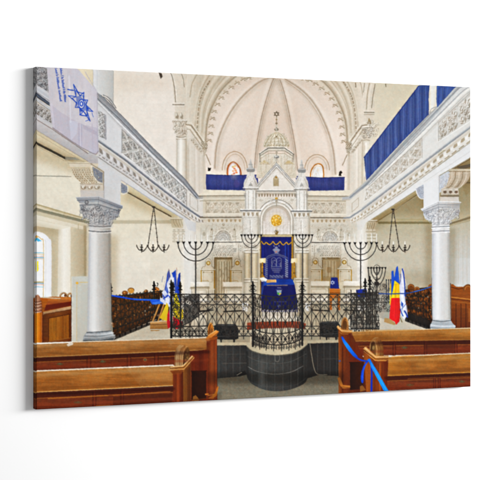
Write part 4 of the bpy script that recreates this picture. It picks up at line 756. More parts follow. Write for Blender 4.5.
# left railing with pews behind
def railing(q, n, seed, dark=(34,29,24), bg=((92,52,22),(70,40,20),(160,96,40)), bgtop=0., scroll=2, aw=.8):
    f=hom(q); r=random.Random(seed)
    P(q,G(q[0],q[3],bg[0],bg[1],n=.2,n2=.3,nf2=NM))
    for i in range(n*5):
        u,v=r.random(),r.random(); x,y=f(u,v); E(x,y,r.uniform(.6,1.6),r.uniform(.8,2.2),r.choice(bg+((60,30,14),(40,24,14))),.7)
    for i in range(n+1):
        u=i/n; L([f(u,0),f(u,1.04)],.85,dark,aw)
        if i<n:
            u1=(i+.5)/n; L([f(u1,.05),f(u1,.95)],.6,dark,aw)
            for v in (.12,.3,.5,.7,.86):
                for s in (-1,1):
                    L(mp(f,[(u1+s*.5/n*(1-abs(math.cos(t))) , v+.08*math.sin(t)) for t in np.linspace(-1.5,1.5,7)]),.7,dark,aw)
                    L(mp(f,[(u1+s*(.1+.28*math.sin(t))/n, v+.07*t) for t in np.linspace(0,1.6,5)]),.6,dark,aw*.9)
    for v in (0,.22,.6,.8,.97): L([f(k/10,v) for k in range(11)],.85,dark,.9)
    for i in range(n*3):
        x,y=f(r.random(),r.random()); E(x,y,r.uniform(.4,.9),r.uniform(.5,1.1),r.choice(((196,124,52),(170,100,36),(206,184,150))),.55)
motif('printed_railing')
railing([(110.6,297.4),(171,290.4),(171,313),(113.4,337)],11,3)
P([(113,337),(120,334),(150,322.4),(170,313.6),(170,315.6),(150,325),(120,337.6),(113.6,340)],(40,32,26),.85)
for k in range(10): x=114.4+5.4*k; y=np.interp(x,[114,170],[339,315]); P([(x-.9,y-2),(x+.9,y-2.4),(x+.6,y+.6),(x-.4,y+1.4)],(26,22,20),.95)
for cx,cy,rr,c in ((131,290.6,3.2,(206,146,62)),(125,293.2,2.8,(150,88,36)),(156,290,3.2,(196,120,52)),(146,291.6,2,(120,70,30))): E(cx,cy,rr,rr*.85,c); L(arc(cx,cy,rr,rr*.85,180,350),.7,(110,62,22),.8); E(cx-.7,cy-.8,.9,.7,(240,196,120),.6)
for k in range(16): x=116+3.4*k; y=np.interp(x,[112,171],[296,289.6]); L(C([(x,y+2),(x-.5,y),(x+.7,y-.7),(x+1.1,y+.9)]),.6,(44,38,32),.9)
L([(112,296.4),(140,293.6),(171,289.8)],.8,(40,36,32),.9)
def post(cx,y0,y1,w,c=(30,28,27)):
    L([(cx,y0+9),(cx,y1)],w,c); P([(cx-.5,y0),(cx+.5,y0),(cx+1.2,y0+5),(cx+.8,y0+9),(cx-.8,y0+9),(cx-1.2,y0+5)],c)
    for k,(yy_,ww) in enumerate(((2.2,1.0),(4.4,2.0),(6.2,1.1),(8.2,2.3),(10.6,1.2),(13,2.1))): E(cx,y0+yy_,ww,.85,c)
    L([(cx-w*.25,y0+10),(cx-w*.25,y1)],.35,(96,92,88),.6)
post(110.6,283,341,1.9); E(111.6,324,1.7,1.8,(150,104,70)); E(111.4,323.4,.8,.8,(214,176,140)); post(154,281,300,1.5)
L(C([(157,286),(158,284),(157,283)]),.8,(34,30,28),.9)
motif('printed_ribbon')
RB=(18,72,214)
L(C([(112,295.6),(122,297.2),(134,299.2),(150,300),(162,300.2),(171,299)]),1.5,RB); L(C([(134,298.8),(150,299.5),(166,299.6)]),.7,(50,130,240),.8)
# easel
motif('printed_easel')
for a_,b_ in (((160,303),(152,323)),((164,304),(157,324)),((168,305),(161.6,324))): L([a_,b_],1.4,(186,124,52)); L([(a_[0]-.5,a_[1]),(b_[0]-.5,b_[1])],.5,(226,176,104),.8)
P([(150,322),(167,321),(169,324),(168,329),(150,329)],wood(0,321,0,329,(206,154,88),(150,100,48))); L([(150,324.6),(168,324)],.7,(110,70,34),.9); L([(150,322),(167,321)],.7,(236,200,150)); L([(151,330.6),(159,330.4)],.9,(176,120,56))
# flags beside the left railing
motif('printed_flag')
P([(163,296),(168.4,284),(173,272),(176,268.6),(176.4,280),(172,300),(170,306),(160,303)],G((160,0),(176,0),(222,222,232),(236,236,240),(200,204,226),n=.05))
P([(167.6,272),(169,269.6),(170.4,276),(168.6,292),(164,300),(163,298.6)],(52,80,176)); P([(171.6,273),(175.8,270),(176.4,283),(173.6,290),(173.8,279)],(38,74,184)); P([(163.4,291),(170.6,296.8),(168.6,299.8),(162,296)],(46,76,186)); P([(150,301),(162,298.6),(170,300.6),(172,306),(166,303.6),(152,304.4)],(36,84,204)); P([(160,297),(168,302),(171.6,306.8),(169,307),(160,301)],(228,228,236),.9)
P([(178.6,274),(180.2,272.6),(180.6,300),(172.4,303),(174,296)],G((172,0),(181,0),(30,70,190),(24,56,160),n=.05)); L([(176.6,267.8),(177,286)],.5,(170,120,110),.9); L([(168.6,269),(168.8,282)],.5,(150,110,110),.9); L([(180,273),(179,297)],.6,(22,44,130),.8)
for p_,c_ in (([(166.6,284),(170,277),(171.4,283),(168.4,293)],(232,232,238)),([(171.8,280),(174,277),(174.4,292),(172,300),(170.6,298)],(226,228,238)),([(164.4,299),(168.6,296),(171,301),(168,304)],(236,236,242)),([(152,302.6),(160,301),(162,303),(154,304.6)],(60,120,226)),([(161.6,292.6),(164,289),(167.6,294),(165,297)],(222,224,236)),([(174.6,284),(176.4,279),(176.6,291),(174.6,297)],(44,70,160))): P(p_,c_,.9)
for k in range(14): x=163+k*.95; y=276+((k*37)%23); L([(x,y),(x-1.2,y+6)],.45,((28,50,130),(250,250,252),(120,130,180))[k%3],.6)
motif('printed_flag#3')
P([(175,296),(181,292),(181.4,304),(176,308)],(34,70,170)); P([(172.4,305),(180.6,301),(181,322),(174,318)],(226,200,40)); P([(173.6,293.6),(177,293),(180,305),(177,318),(174,312)],(244,222,30)); P([(159.6,318),(166.6,302.6),(168.6,306),(167,321),(163.6,320)],(226,192,40)); P([(173,316),(177,319),(183,322),(182,328),(173,328)],(186,26,34)); P([(167.4,314),(169.4,309),(170.4,327),(168,329),(166.8,322)],(196,30,40)); P([(169.4,306),(171,306.4),(171,321),(169.6,321)],(196,204,226),.9)
P([(176,306),(183,310),(183.6,318),(180,321),(177,314)],(240,206,34)); P([(175,318),(180,320),(181.6,328),(175.6,329)],(200,24,34))
# ================================================================ lights hanging in the aisles
motif('printed_chandelier')
IR=(62,54,46)
def chand(hx,hy,xs,yb,cx,s=1):
    L([(hx,hy),(cx-4.6,yb-5),(cx-4.9,yb-1)],.7,IR,.9); L([(hx+.4,hy),(cx+4.4,yb-6),(cx+5,yb-1)],.7,IR,.9); E(hx,hy,1.7,.9,IR)
    for k in range(9): t=k/8; E(lerp(hx,cx-4.6,t),lerp(hy,yb-5,t),.6,.6,IR,.8); E(lerp(hx,cx+4.4,t),lerp(hy,yb-6,t),.6,.6,IR,.8)
    for x in xs:
        E(x,yb-.4,1.6,.75,IR); L([(x,yb-3.4),(x,yb+4.6)],.75,IR); E(x,yb+1.8,1.2,.9,IR); L([(x,yb-6),(x,yb-3)],1.1,(238,234,222),.95); E(x,yb-2.6,.9,.6,IR)
    for a_,b_ in zip(xs[:-1],xs[1:]): L(C([(a_,yb+2.4),(a_+1.6,yb+3.6),((a_+b_)/2-1,yb),((a_+b_)/2,yb-2.6),((a_+b_)/2+1,yb),(b_-1.6,yb+3.4),(b_,yb+2.2)]),.85,IR)
    L(C([(xs[0],yb+2.6),(xs[0]-2.6,yb+2.2),(xs[0]-4.6,yb-1),(xs[0]-5,yb-2.6)]),.8,IR); L(C([(xs[-1],yb+2.6),(xs[-1]+2.6,yb+2.2),(xs[-1]+4.4,yb-.6),(xs[-1]+5,yb-2.6)]),.8,IR)
chand(153.6,207,(141.6,153,164),247.6,153); motif('printed_chandelier#1'); chand(393,209.4,(382.4,393.4,405),247.8,394)
# ================================================================ candelabra
motif('printed_candelabrum')
MK=(54,50,46)
def menorah(cx,y,radii,drop,pole,w=.95,candle=None,cs=1):
    L([(cx,y-1),(cx,pole)],w*1.5,MK); L([(cx-w*.4,y),(cx-w*.4,pole)],.35,(110,106,102),.6)
    for r_,d in zip(radii,drop):
        L(arc(cx,y,r_,d,0,180,26),w,MK); L([(px-.2,py-.35) for px,py in arc(cx,y,r_,d,20,160,20)],.3,(112,108,104),.5)
    for x in [cx]+[cx+s*r_ for r_ in radii for s in (-1,1)]:
        P([(x-1.5*cs,y-.9),(x+1.5*cs,y-.9),(x+.6*cs,y+1.4*cs),(x-.6*cs,y+1.4*cs)],(24,22,22))
        if candle: L([(x,y-1),(x,y-candle)],.95,(244,242,236),.85); L([(x+.5,y-1),(x+.5,y-candle)],.3,(170,164,152),.7)
menorah(195.6,242.4,(17.6,12,6),(18.6,12.6,6.8),300,.85,7.4); motif('printed_candelabrum#1'); menorah(360.6,243,(16,11,5.6),(17.4,11.6,6),300,.8,9)

motif('printed_candelabrum#2'); menorah(251.4,235.2,(9.8,6.6,3.3),(12.4,8,4.2),282,.6,0,.8); motif('printed_candelabrum#3'); menorah(302.6,235.2,(9.6,6.4,3.2),(12.4,8,4.2),282,.6,0,.8)
motif('printed_candelabrum#2'); L([(240.6,235),(261.6,235)],.5,MK,.8); motif('printed_candelabrum#3'); L([(292.6,235),(312.6,235)],.5,MK,.8)
motif('printed_candelabrum#4')
menorah(376.8,268,(8.6,5.6,2.8),(17,12,6.6),297,.75,0,.7)
L([(368,268.2),(386,267.4)],.6,MK,.9); L(arc(376.8,269,3.4,4),.5,MK,.85); L([(368.2,268),(369.4,286)],.8,MK,.85); L(C([(371,272),(374,277),(380,279)]),.5,MK,.8)
E(376.6,283,2.4,1.8,MK); E(376.6,280,1.4,1.2,MK)
# ================================================================ things on the platform, then the railing in front of them
motif('printed_chair')
motif('printed_cloth#1'); P([(331,277.4),(337.6,277.4),(339.2,289),(330,289)],K((32,42,118),.1,NV,.2,NV)); motif('printed_chair#4'); P([(329.6,288.4),(340,288.8),(340,310),(337.6,310),(337.4,298),(332,298),(332,310),(329.6,310)],wood(0,288,0,310,(196,112,40),(166,88,30))); L([(330,292.6),(340,292.8)],.6,(110,56,18),.8); star6(332.6,282.6,2,.5,(176,184,214))
motif('printed_cloth'); P([(356,290),(366.6,288.6),(367.6,297),(356.4,298)],K((34,48,140),.1,NV,.2,NV))
motif('printed_platform')
P([(206,312),(345,312),(345,346),(206,346)],G((0,310),(0,345),(176,160,128),(178,160,126),(166,150,120),n=.08,n2=.06,nf2=NV),.85)
for x in range(212,344,5): L([(x+1.4,305),(x+1.2,343)],.5,(168,150,116),.35)
P([(250,316),(303,316),(303,346),(277,354),(250,346)],G((0,316),(0,350),(206,190,164),(190,172,138),n=.06))
for k in range(9): x=262+4*k; P([(x,310.4),(x+3,309),(x+2.6,320),(x+.4,320)],(238,226,212),.6)
P([(247,322.6),(268,321.4),(300,321.4),(306,323.6),(305,329),(290,327.6),(262,328.6),(247,330)],G((0,321),(0,329),(150,66,40),(126,50,30),n=.25,n2=.3,nf2=NV))
for k in range(34): x=250+1.6*k; L([(x,322),(x+.3,328.6)],.5,(84,36,24) if k%2 else (176,92,62),.5)
motif('printed_platform_seat')
def bseat(x0,y0,x1,y1):
    P([(x0,y0+2),(x0+3,y0),(x1-2.4,y0),(x1,y0+4),(x1+.4,y1-1),(x1-3,y1),(x1-3.4,y1+4),(x1-4.4,y1+4),(x1-5,y1),(x0+8,y1),(x0+7.6,y1+3),(x0+6.6,y1+3),(x0+6,y1),(x0,y1-1)],G((0,y0),(0,y1),(48,46,44),(26,25,25),(40,38,36),n=.3))
    L([(x0+2,y0+1),(x1-3,y0+1)],.7,(92,88,84),.8); L([(x0+1,(y0+y1)/2+5),(x1,(y0+y1)/2+4)],.7,(84,80,76),.8)
    r=random.Random(int(x0))
    for k in range(24): x=r.uniform(x0+2,x1-2); y=r.uniform(y0+2,y1-2); L(arc(x,y,2,1.4,r.uniform(0,360),r.uniform(360,500),6),.5,(66,63,60),.6)
bseat(214,324,238,339.6); motif('printed_platform_seat#1'); bseat(319.6,321.4,340,337.4)
motif('printed_platform')
# dark plinth of the platform
TL_=(50,48,46)
P([(212,343.4),(247,343),(249,377),(246,374.6),(236,376.8),(212,378.8)],G((212,0),(248,0),(62,60,57),(54,52,50),(46,44,42),n=.14,n2=.12,nf2=NV))
P([(304,342.4),(345,341.6),(345,376.4),(318,375),(310,377.6),(305,379)],G((304,0),(345,0),(40,37,35),(46,43,41),(40,38,37),n=.14,n2=.12,nf2=NV))
P([(212,342.6),(248,342.2),(247,345.2),(212,345.6)],K((196,178,142),.08)); P([(303,340.6),(345,339.6),(345,342.4),(303,343.6)],K((182,166,132),.08))
L([(222,363.4),(247,363)],.6,(92,88,80),.7); 
for x in (219,226,233,240): L([(x,346),(x,377)],.45,(98,95,88),.65)
L([(216,354.4),(247,354)],.4,(90,87,80),.55)
for x in (317.6,324,330,336.4): L([(x,343),(x,375)],.45,(90,86,80),.6)
L([(321,359),(342,358.6)],.5,(80,76,70),.6)
L(C([(310,344),(311.6,355),(314,368),(317.6,374),(327,374.6)]),.8,(140,128,106),.9)
P([(246.6,346),(252,350.4),(262,353.4),(277,355),(292,353),(301,349),(307.6,343)]+C([(307.6,375),(307.2,379),(303.4,384),(292,389),(279,391.2),(264,389.6),(253,384.6),(247.6,378.6),(246.6,373)]),G((246,0),(308,0),(54,54,52),(68,68,65),(64,63,60),(54,52,49),(44,42,40),n=.14,n2=.14,nf2=NV))
L(C([(248,366.6),(256,371),(268,373.6),(279,374),(292,371.6),(303,366)]),.7,(140,138,132),.75); L(C([(247.4,356),(256,360.4),(268,363),(279,363.4),(292,361),(306,354)]),.45,(104,103,98),.6)
for x,yb in ((252,383),(259,387),(267,389.6),(275,390.6),(283,390.4),(291,389),(298,386),(304,381)): L([(x,351+3*(1-abs(x-277)/30)),(x,yb)],.5,(112,111,106),.62); L([(x+.6,353),(x+.6,yb)],.5,(34,33,31),.5)
L(C([(275,356),(275.4,360.6),(278,361.6),(279.6,358.6),(279.4,355)]),.8,(110,106,98),.8)
P([(236.6,373),(245,370.6),(246.4,374.6),(238.4,376.6)],(34,32,30)); L([(237,375),(241.6,372.4)],.8,(176,168,150),.8)
P([(246,342.6),(250,342),(254,345.6),(262,348.6),(277,350.4),(292,348.4),(300,344.6),(304,340),(308,340.6),(307.4,344.4),(301,349.6),(292,353.4),(277,355.2),(262,353.8),(252,350.6),(246.6,346.4)],G((246,0),(308,0),(182,168,136),(202,186,150),(206,190,154),(176,160,126),n=.08)); L(C([(246.8,346.4),(252,350.8),(262,354),(277,355.4),(292,353.6),(301,349.8),(307.4,344.6)]),.7,(110,100,80),.8)
# straight railing
motif('printed_platform_railing')
FE=(48,44,40)
def curl(cx,cy,r_,s,t,w=.65): L([(cx+s*r_*(1-k/20)*math.cos(k*.5), cy+t*r_*(1-k/20)*math.sin(k*.5)) for k in range(15)],w,FE,.95)
_L=L
def L(pts,w,col,a=1.,w2=None): _L(pts, w*(.74 if col is FE else 1), col, a, w2)
def fence(x0,x1,n,yt=lambda x:294.2,yb=lambda x:336.6,end=True):
    sc=lambda x,v: lerp(yt(x),yb(x),v)
    V=[0,.245,.755,1.0]
    for v,w in ((0,1.3),(.245,1.0),(.755,1.0),(.985,1.3)): L([(lerp(x0,x1,k/24),sc(lerp(x0,x1,k/24),v)) for k in range(25)],w,FE)
    st=(x1-x0)/n
    for i in range(n):
        xa=x0+st*i; xm=xa+st/2; xb=xa+st
        L([(xa,sc(xa,0)),(xa,sc(xa,1.06))],.95,FE); L([(xm,sc(xm,.245)),(xm,sc(xm,.33))],.7,FE); 
        # upper band: crossing arcs
        for s in (-1,1):
            L(C([(xm+s*st*.46,sc(xm,.02)),(xm+s*st*.2,sc(xm,.07)),(xm,sc(xm,.125)),(xm-s*st*.2,sc(xm,.18)),(xm-s*st*.46,sc(xm,.235))],5),.75,FE)
            curl(xm+s*st*.3,sc(xm,.05)+.8,1.1,s,1,.5); curl(xm+s*st*.3,sc(xm,.2)-.8,1.1,s,-1,.5)
            # tall band: lyre shapes meeting in a knot
            L(C([(xm+s*st*.1,sc(xm,.26)),(xm+s*st*.42,sc(xm,.34)),(xm+s*st*.36,sc(xm,.42)),(xm+s*st*.08,sc(xm,.5)),(xm,sc(xm,.52))],5),.75,FE)
            L(C([(xm,sc(xm,.52)),(xm+s*st*.12,sc(xm,.56)),(xm+s*st*.36,sc(xm,.66)),(xm+s*st*.42,sc(xm,.74))],5),.75,FE)
            # lower band
            L(C([(xm+s*st*.48,sc(xm,.77)),(xm+s*st*.22,sc(xm,.8)),(xm,sc(xm,.875)),(xm+s*st*.22,sc(xm,.95)),(xm+s*st*.48,sc(xm,.98))],5),.8,FE)
            curl(xm+s*st*.28,sc(xm,.8)+.6,1.1,s,1,.5); curl(xm+s*st*.28,sc(xm,.95)-.6,1.1,s,-1,.5)
        E(xm,sc(xm,.52),1.05,1.05,FE); E(xm,sc(xm,.125),.8,.8,FE); E(xm,sc(xm,.875),1.1,1.1,FE); E(xa,sc(xa,.875),.9,1.2,FE)
        L([(xm,sc(xm,.52)),(xm,sc(xm,.74))],.5,FE,.8)
fence(172,252.5,9); motif('printed_platform_railing#1'); fence(303,372,8)
motif('printed_platform_railing')
for x in (180.6,): post(x-.4,281.5,337,1.2)
r=random.Random(12)
for k in range(90):
    x=r.uniform(172,184); y=r.uniform(295,330); L(arc(x,y,r.uniform(.7,1.7),r.uniform(.7,2.2),r.uniform(0,360),r.uniform(400,540),8),.55,FE,.85)
# dense scroll panel of the gate on the left
P([(183.4,296),(199.4,293.6),(200,312),(196,318),(190,322),(184,325)],(44,40,38),.72); 
r=random.Random(2)
for k in range(40): x=r.uniform(184,199); y=r.uniform(296,318); L(arc(x,y,r.uniform(.7,1.5),r.uniform(.7,1.5),r.uniform(0,360),r.uniform(400,560),7),.5,r.choice(((24,22,21),(84,76,68),(20,18,18))),.8)
for x,y in ((187.4,302),(189.6,303)): L(arc(x,y,1.2,1.4,0,300,8),.7,(206,196,176),.9)
L([(183,325.6),(190,322),(197,316.6),(206,310.6),(213,308)],1.0,(44,40,38),.85)
L([(199.6,311.6),(213,310)],1.2,(34,30,28),.9)
for x0,x1,n in ((172,206,5),): 
    for i in range(n*2): 
        x=x0+i*(x1-x0)/(n*2); L([(x,329),(x,337.6)],.7,FE,.95); L(arc(x+1.6,333.4,1.6,3.4,0,360,14),.6,FE,.9); curl(x+1.6,331,1.1,1,1,.5)
L([(171,327.6),(208,325.6)],1.0,FE)
post(171.2,279.6,339.6,2.2); post(173,282,296,.9)
# dense gate on the right
motif('printed_platform_railing#1')
P([(349,294),(379,291),(379,330),(372,331.4),(352,329)],(60,56,52),.14); fence(351,372,4,lambda x:293.6,lambda x:329); fence(366,379,3,lambda x:292.6,lambda x:329.5)
r=random.Random(5)
for k in range(60):
    x=r.uniform(349,379); y=r.uniform(293,329); L(arc(x,y,r.uniform(.8,2),r.uniform(.8,2.4),r.uniform(0,360),r.uniform(400,560),8),.65,FE,.9)
for x in (351,357,363,368.6,372.6,376): L([(x,290),(x,330)],1.1 if x!=372.6 else 1.6,FE)
for y in (300,308,318): L([(349,y),(379,y-1.4)],.9,FE)
for k in range(8): x=352+3.2*k; E(x,326,1.2,1.6,(196,182,156),.45)
for x,y in ((365.2,278),(369.8,276)): post(x,y,296,1.4)
P([(372,284),(386,283),(391,300),(391,312),(380,312),(372,300)],(52,50,48),.22)
for k in range(60): x=r.uniform(371,391); y=r.uniform(284,312); L(arc(x,y,r.uniform(.8,1.8),r.uniform(.8,2),r.uniform(0,360),r.uniform(400,540),7),.6,FE,.85)
for x in (386.4,388.6,390.6): L([(x,280),(x,300)],.7,(40,44,54),.95); E(x,280,.6,.9,(40,44,54))
P([(380,306),(391,303),(391,318),(386,320),(378,317)],(60,56,52),.2); L([(372,303),(391,302)],1,FE)
# bowed railing of the reader's place
motif('printed_bowed_railing')
for (v,w,pts) in ((0,1.3,[(253,293),(262,295.4),(277,297),(292,295.6),(302,293)]),(1,1.2,[(253,304.6),(262,308),(277,310),(292,308),(302,304.4)]),(2,1.4,[(253,327.6),(262,332),(277,333.8),(292,332),(302,327.6)]),(3,1.5,[(253,339),(262,343),(277,345),(292,343),(302,338.6)])): L(C(pts),w,FE)
yA=lambda x,a,b: a-(b-a)*0+ (b-a)*(1-((x-277.5)/24.5)**2)
N=9
for i in range(N+1):
    u=-1+2*i/N; x=277.5+24.5*math.sin(u*1.45)/math.sin(1.45); t=math.cos(u*1.45)
    y0,y1,y2,y3=293+4*t,304.6+5.4*t,327.6+6.2*t,339+6*t
    L([(x,y0),(x,y3+6)],.95,FE)
    if i<N:
        um=-1+2*(i+.5)/N; xm=277.5+24.5*math.sin(um*1.45)/math.sin(1.45); x2=277.5+24.5*math.sin((u+2/N)*1.45)/math.sin(1.45); st=(x2-x); t=math.cos(um*1.45)
        y0,y1,y2,y3=293+4*t,304.6+5.4*t,327.6+6.2*t,339+6*t
        for s in (-1,1):
            L(C([(xm+s*st*.46,y0+.6),(xm,(y0+y1)/2),(xm-s*st*.46,y1-.6)],5),.7,FE); curl(xm+s*st*.28,y0+3,1.2,s,1,.5); curl(xm+s*st*.28,y1-3,1.2,s,-1,.5)
            L(C([(xm+s*st*.12,y1+.5),(xm+s*st*.44,y1+4.5),(xm+s*st*.34,y1+8),(xm,y1+12.4),(xm+s*st*.3,y2-5),(xm+s*st*.4,y2-.6)],5),.8,FE)
            L(C([(xm+s*st*.5,y2+.6),(xm+s*st*.2,y2+2.4),(xm,(y2+y3)/2),(xm+s*st*.2,y3-2.4),(xm+s*st*.5,y3-.6)],5),.9,FE); curl(xm+s*st*.3,y2+2.6,1.3,s,1,.55); curl(xm+s*st*.3,y3-2.6,1.3,s,-1,.55)
            curl(xm+s*st*.24,y3+2.4,1.4,s,1,.6)
        E(xm,y1+12.4,1.2,1.2,FE); E(xm,(y2+y3)/2,1.5,1.4,FE); E(xm,(y0+y1)/2,1,1,FE); L([(xm,y1),(xm,y2)],.55,FE,.8); E(x,(y2+y3)/2,1.0,1.7,FE)
for k in range(20): x=254+2.5*k; t=math.sqrt(max(0,1-((x-277.5)/25)**2)); L([(x,339+6*t),(x,343.4+6*t)],.7,FE,.95)
P([(256,338),(266,335),(270,343),(264,348),(256,345)],(34,31,30),.45)
post(252.8,281,346,2.0); post(302.2,281,345,2.0)
for cx in (252.8,302.2):
    for s in (-1,1): curl(cx+s*1.8,290,1.7,s,1,.6); curl(cx+s*1.8,287,1.4,s,-1,.55)
L=_L
# white cloth and small things glimpsed through the bars
for x0 in (242.6,305.6):
    for k in range(20): E(x0+rnd.uniform(0,5),rnd.uniform(303,311),.6,.8,(236,236,240),.6)
# ================================================================ right railing, flags
motif('printed_pew#5')
P([(450,284.6),(453,284),(456,286.6),(463,286.8),(467,284.6),(470,285.4),(476,290),(476,331),(450,331)],wood(450,285,450,330,(150,78,24),(128,62,20),(96,42,18)))
L([(450,286.8),(458,289),(464,288)],.8,(70,30,12),.8); L(arc(468,290,4.4,5,180,360),1.6,(126,70,28)); L(arc(468,289.6,3,3.6,180,360),.7,(196,130,66),.9); L([(450,297),(476,300)],1.3,(196,124,50),.9); L([(450,298.6),(476,301.6)],.8,(84,36,14),.9); L([(450,301),(476,304)],.8,(170,100,36),.8)
for x in (456,461,466): L([(x,304),(x,330)],.9,(62,26,14),.7); 
P([(457,305),(460,305.4),(460,329),(457,329)],(120,56,20),.6); P([(468.4,308),(470.8,308),(470.8,322),(468.4,322)],(176,100,40),.5)
P([(450,283),(451,283),(451.6,330),(450,330)],(70,34,20),.9)
motif('printed_railing#1')
railing([(405.4,290),(432.6,287),(432.6,330),(405.6,318)],6,9,(30,25,22),((106,54,18),(84,42,16),(150,80,28)))
for k in range(60): x=rnd.uniform(406,432); y=rnd.uniform(289,320); E(x,y,.8,1.1,rnd.choice(((176,100,34),(150,76,20),(120,60,20))),.5)
for cx,cy,rr in ((411,286.4,3.4),(417,288.4,2.8),(431,285.6,2.6)): P(arc(cx,cy+1,rr,rr,180,360)+[(cx+rr,cy+3),(cx-rr,cy+3)],(112,62,26)); L(arc(cx,cy+1,rr*.7,rr*.7,180,350),.7,(190,120,56),.8)
P([(405,312),(420,316.6),(433,323),(433,330),(424,328),(405,321)],(34,30,28),.85)
for k in range(7): x=408+4*k; y=np.interp(x,[406,432],[320,329]); P([(x-.9,y-2),(x+.9,y-2),(x+.4,y+2)],(24,21,20),.95)
L([(432.2,278),(432.2,316)],1.1,(60,58,56),.8)
motif('printed_flag#1')
P([(391.6,271),(393.4,270.4),(394.6,280),(393,298),(390.4,300)],(34,84,196)); P([(390,286),(391.4,280),(391,306),(389.6,304)],(230,200,40))
P([(396.2,267.6),(397.6,265.8),(398.6,272),(399.6,285),(393.6,282),(394.8,275)],G((393,0),(400,0),(30,76,190),(40,92,206),n=.06)); P([(394.6,280.4),(399.4,284),(400,306),(399,308),(390.6,300),(393,290)],G((391,0),(400,0),(236,206,20),(250,228,34),(230,200,26),n=.05)); P([(391.4,298),(399.6,297.8),(400.4,312),(399.4,321.6),(396,324.8),(395,322),(389.4,318.6),(390.4,306)],G((390,0),(400,0),(222,30,34),(238,36,38),(206,24,30),n=.05))
L([(396,284),(395.4,318)],.9,(180,20,26),.4); L([(398,283),(398.6,316)],.7,(255,90,60),.3); L([(395,284),(394.6,298)],.6,(206,170,20),.7)
motif('printed_flag#2')
P([(401.4,272),(402.4,267.6),(403.8,270),(405,282),(405.4,300),(407.8,315),(404.4,319.6),(400.6,315),(399.4,284)],G((399,0),(408,0),(206,208,224),(232,232,240),(196,198,220),n=.05))
L(C([(402.4,269),(403.6,274),(404.6,284),(405,296)]),1.2,(42,70,168)); L(C([(400.4,274),(400.8,278),(399.6,284)]),.8,(60,84,170),.9); P([(401.4,301),(403.6,304),(402.6,307.6),(401,305)],(42,74,176)); L(C([(404.6,311),(406.4,314),(407.4,317)]),1.4,(36,62,160)); L(C([(400.4,309),(401.6,313),(403,316)]),1.0,(50,80,176)); P([(403,292),(405.4,297),(404.6,302)],(176,180,210),.8)
motif('printed_easel#1')
for k in range(10): x=400.6+k*.7; y=278+((k*13)%30); L([(x,y),(x+.6,y+7)],.45,((170,176,208),(250,250,252),(120,134,190))[k%3],.6)
L([(405.6,304),(402,309)],.8,(60,88,178),.8)
P([(384.6,318),(390,318.6),(396,324),(394,325),(384,322)],(186,136,76),.9); L([(400.4,318),(402,322)],1,(120,90,50),.8)
motif('printed_ribbon#1')
L(C([(379,293.6),(392,293.8),(406,293.2),(416,291.4),(426,288.4),(432.4,286)]),1.0,(30,66,146),.95); L(C([(414,291.6),(424,289.2),(432,286.2)]),.7,(50,110,210),.9)
# ================================================================ columns of the aisles
motif('printed_column#2')
P([(89.4,224),(110.4,224),(110.6,252),(111.2,331),(87.4,333),(88.4,270)], G((87.6,0),(111.4,0),(206,206,206),(222,221,219),(212,209,204),(194,188,180),(176,168,156),(166,157,142), n=.035,n2=.03,nf2=NV))
P([(88,300),(98,296),(99,331),(87.4,333)],(226,226,224),.3)
for y in (226,231.2): L(C([(88.8,y-.4),(100,y+.6),(110.8,y)]),1.0,(98,96,98),.9); L(C([(88.8,y+1),(100,y+2),(110.8,y+1.4)]),1.1,(222,219,214),.85); L(C([(88.8,y-1.4),(100,y-.6),(110.8,y-1)]),.7,(214,210,206),.8)
P([(86.6,332),(111.2,330.6),(114,334.6),(115.6,337),(113,341.6),(82.6,343),(83.6,336)],G((0,330),(0,342),(196,200,202),(150,156,160),(176,180,184),n=.06))
L(C([(87,332.4),(99,332),(111.4,330.8)]),1.1,(84,88,92),.9); L(C([(84,337.4),(99,337.6),(115,335)]),.9,(210,214,216),.9); P([(83,339.6),(100,340),(114,337.8),(113,341.4),(82.8,342.8)],(86,92,96),.85); L(C([(86,334.6),(100,334.6),(113.4,332.8)]),1.0,(222,225,226),.8)
motif('printed_capital#2')
P([(79.4,204),(104,203.4),(120.4,209.6),(119.4,214),(114,219.4),(110.4,221),(110.4,225),(89.4,225),(89,219),(83,216),(80,210)],G((79,0),(121,0),(172,170,168),(190,188,186),(164,164,166),(140,142,148),n=.12))
leafcap(81,206,103,220,None,(84,84,88),(220,218,216),46,21,.85); leafcap(103,209,118,219,None,(70,74,82),(206,207,212),30,22,.85)
for x0 in (92,97,106): P([(x0-2.4,224),(x0-3.4,214),(x0,219),(x0+2.6,213),(x0+2.2,224)],(206,202,196),.6); L(C([(x0-2.6,224),(x0-2.4,217),(x0-4,213)]),.6,(110,108,108),.8); L(C([(x0+2.6,224),(x0+2.2,217),(x0+4,212)]),.6,(110,108,108),.8)
volutes(83.6,118.4,208.4,3.1,(74,76,82),(220,220,222)); L(arc(86.4,199.6+1,1.8,1.8),.7,(90,90,94),.9); L([(98+3.2*(1-k/24)*math.cos(k*.5),208+3.2*(1-k/24)*math.sin(k*.5)) for k in range(20)],.6,(90,90,94),.9)
P([(76,197.6),(98.6,196.8),(122.6,206),(122.4,208.4),(118,208.6),(98.4,202),(79.4,203),(77,200)],G((76,0),(122,0),(150,154,160),(166,168,172),(128,132,142),n=.05)); L([(76,197.4),(98.6,196.6),(122.6,205.8)],.8,(196,198,202),.95); L([(77,200.4),(98.4,199.6),(121.6,208.4)],.7,(104,108,116),.85); P([(79.6,203),(98.4,202),(118,208.6),(117.4,210),(98.4,204.4),(80,205)],(206,204,202),.85); L([(80,205.2),(98.4,204.6),(117.4,210.4)],.7,(100,102,108),.8)
motif('printed_capital#2'); L([(98.6,197),(98.4,204)],.5,(120,122,128),.8); P([(84,200.6),(89,200.4),(88.4,204.6),(85,204.6)],(160,158,158),.9); L(arc(86.6,202.2,1.6,1.7),.6,(78,78,82),.9)
motif('printed_column#3')
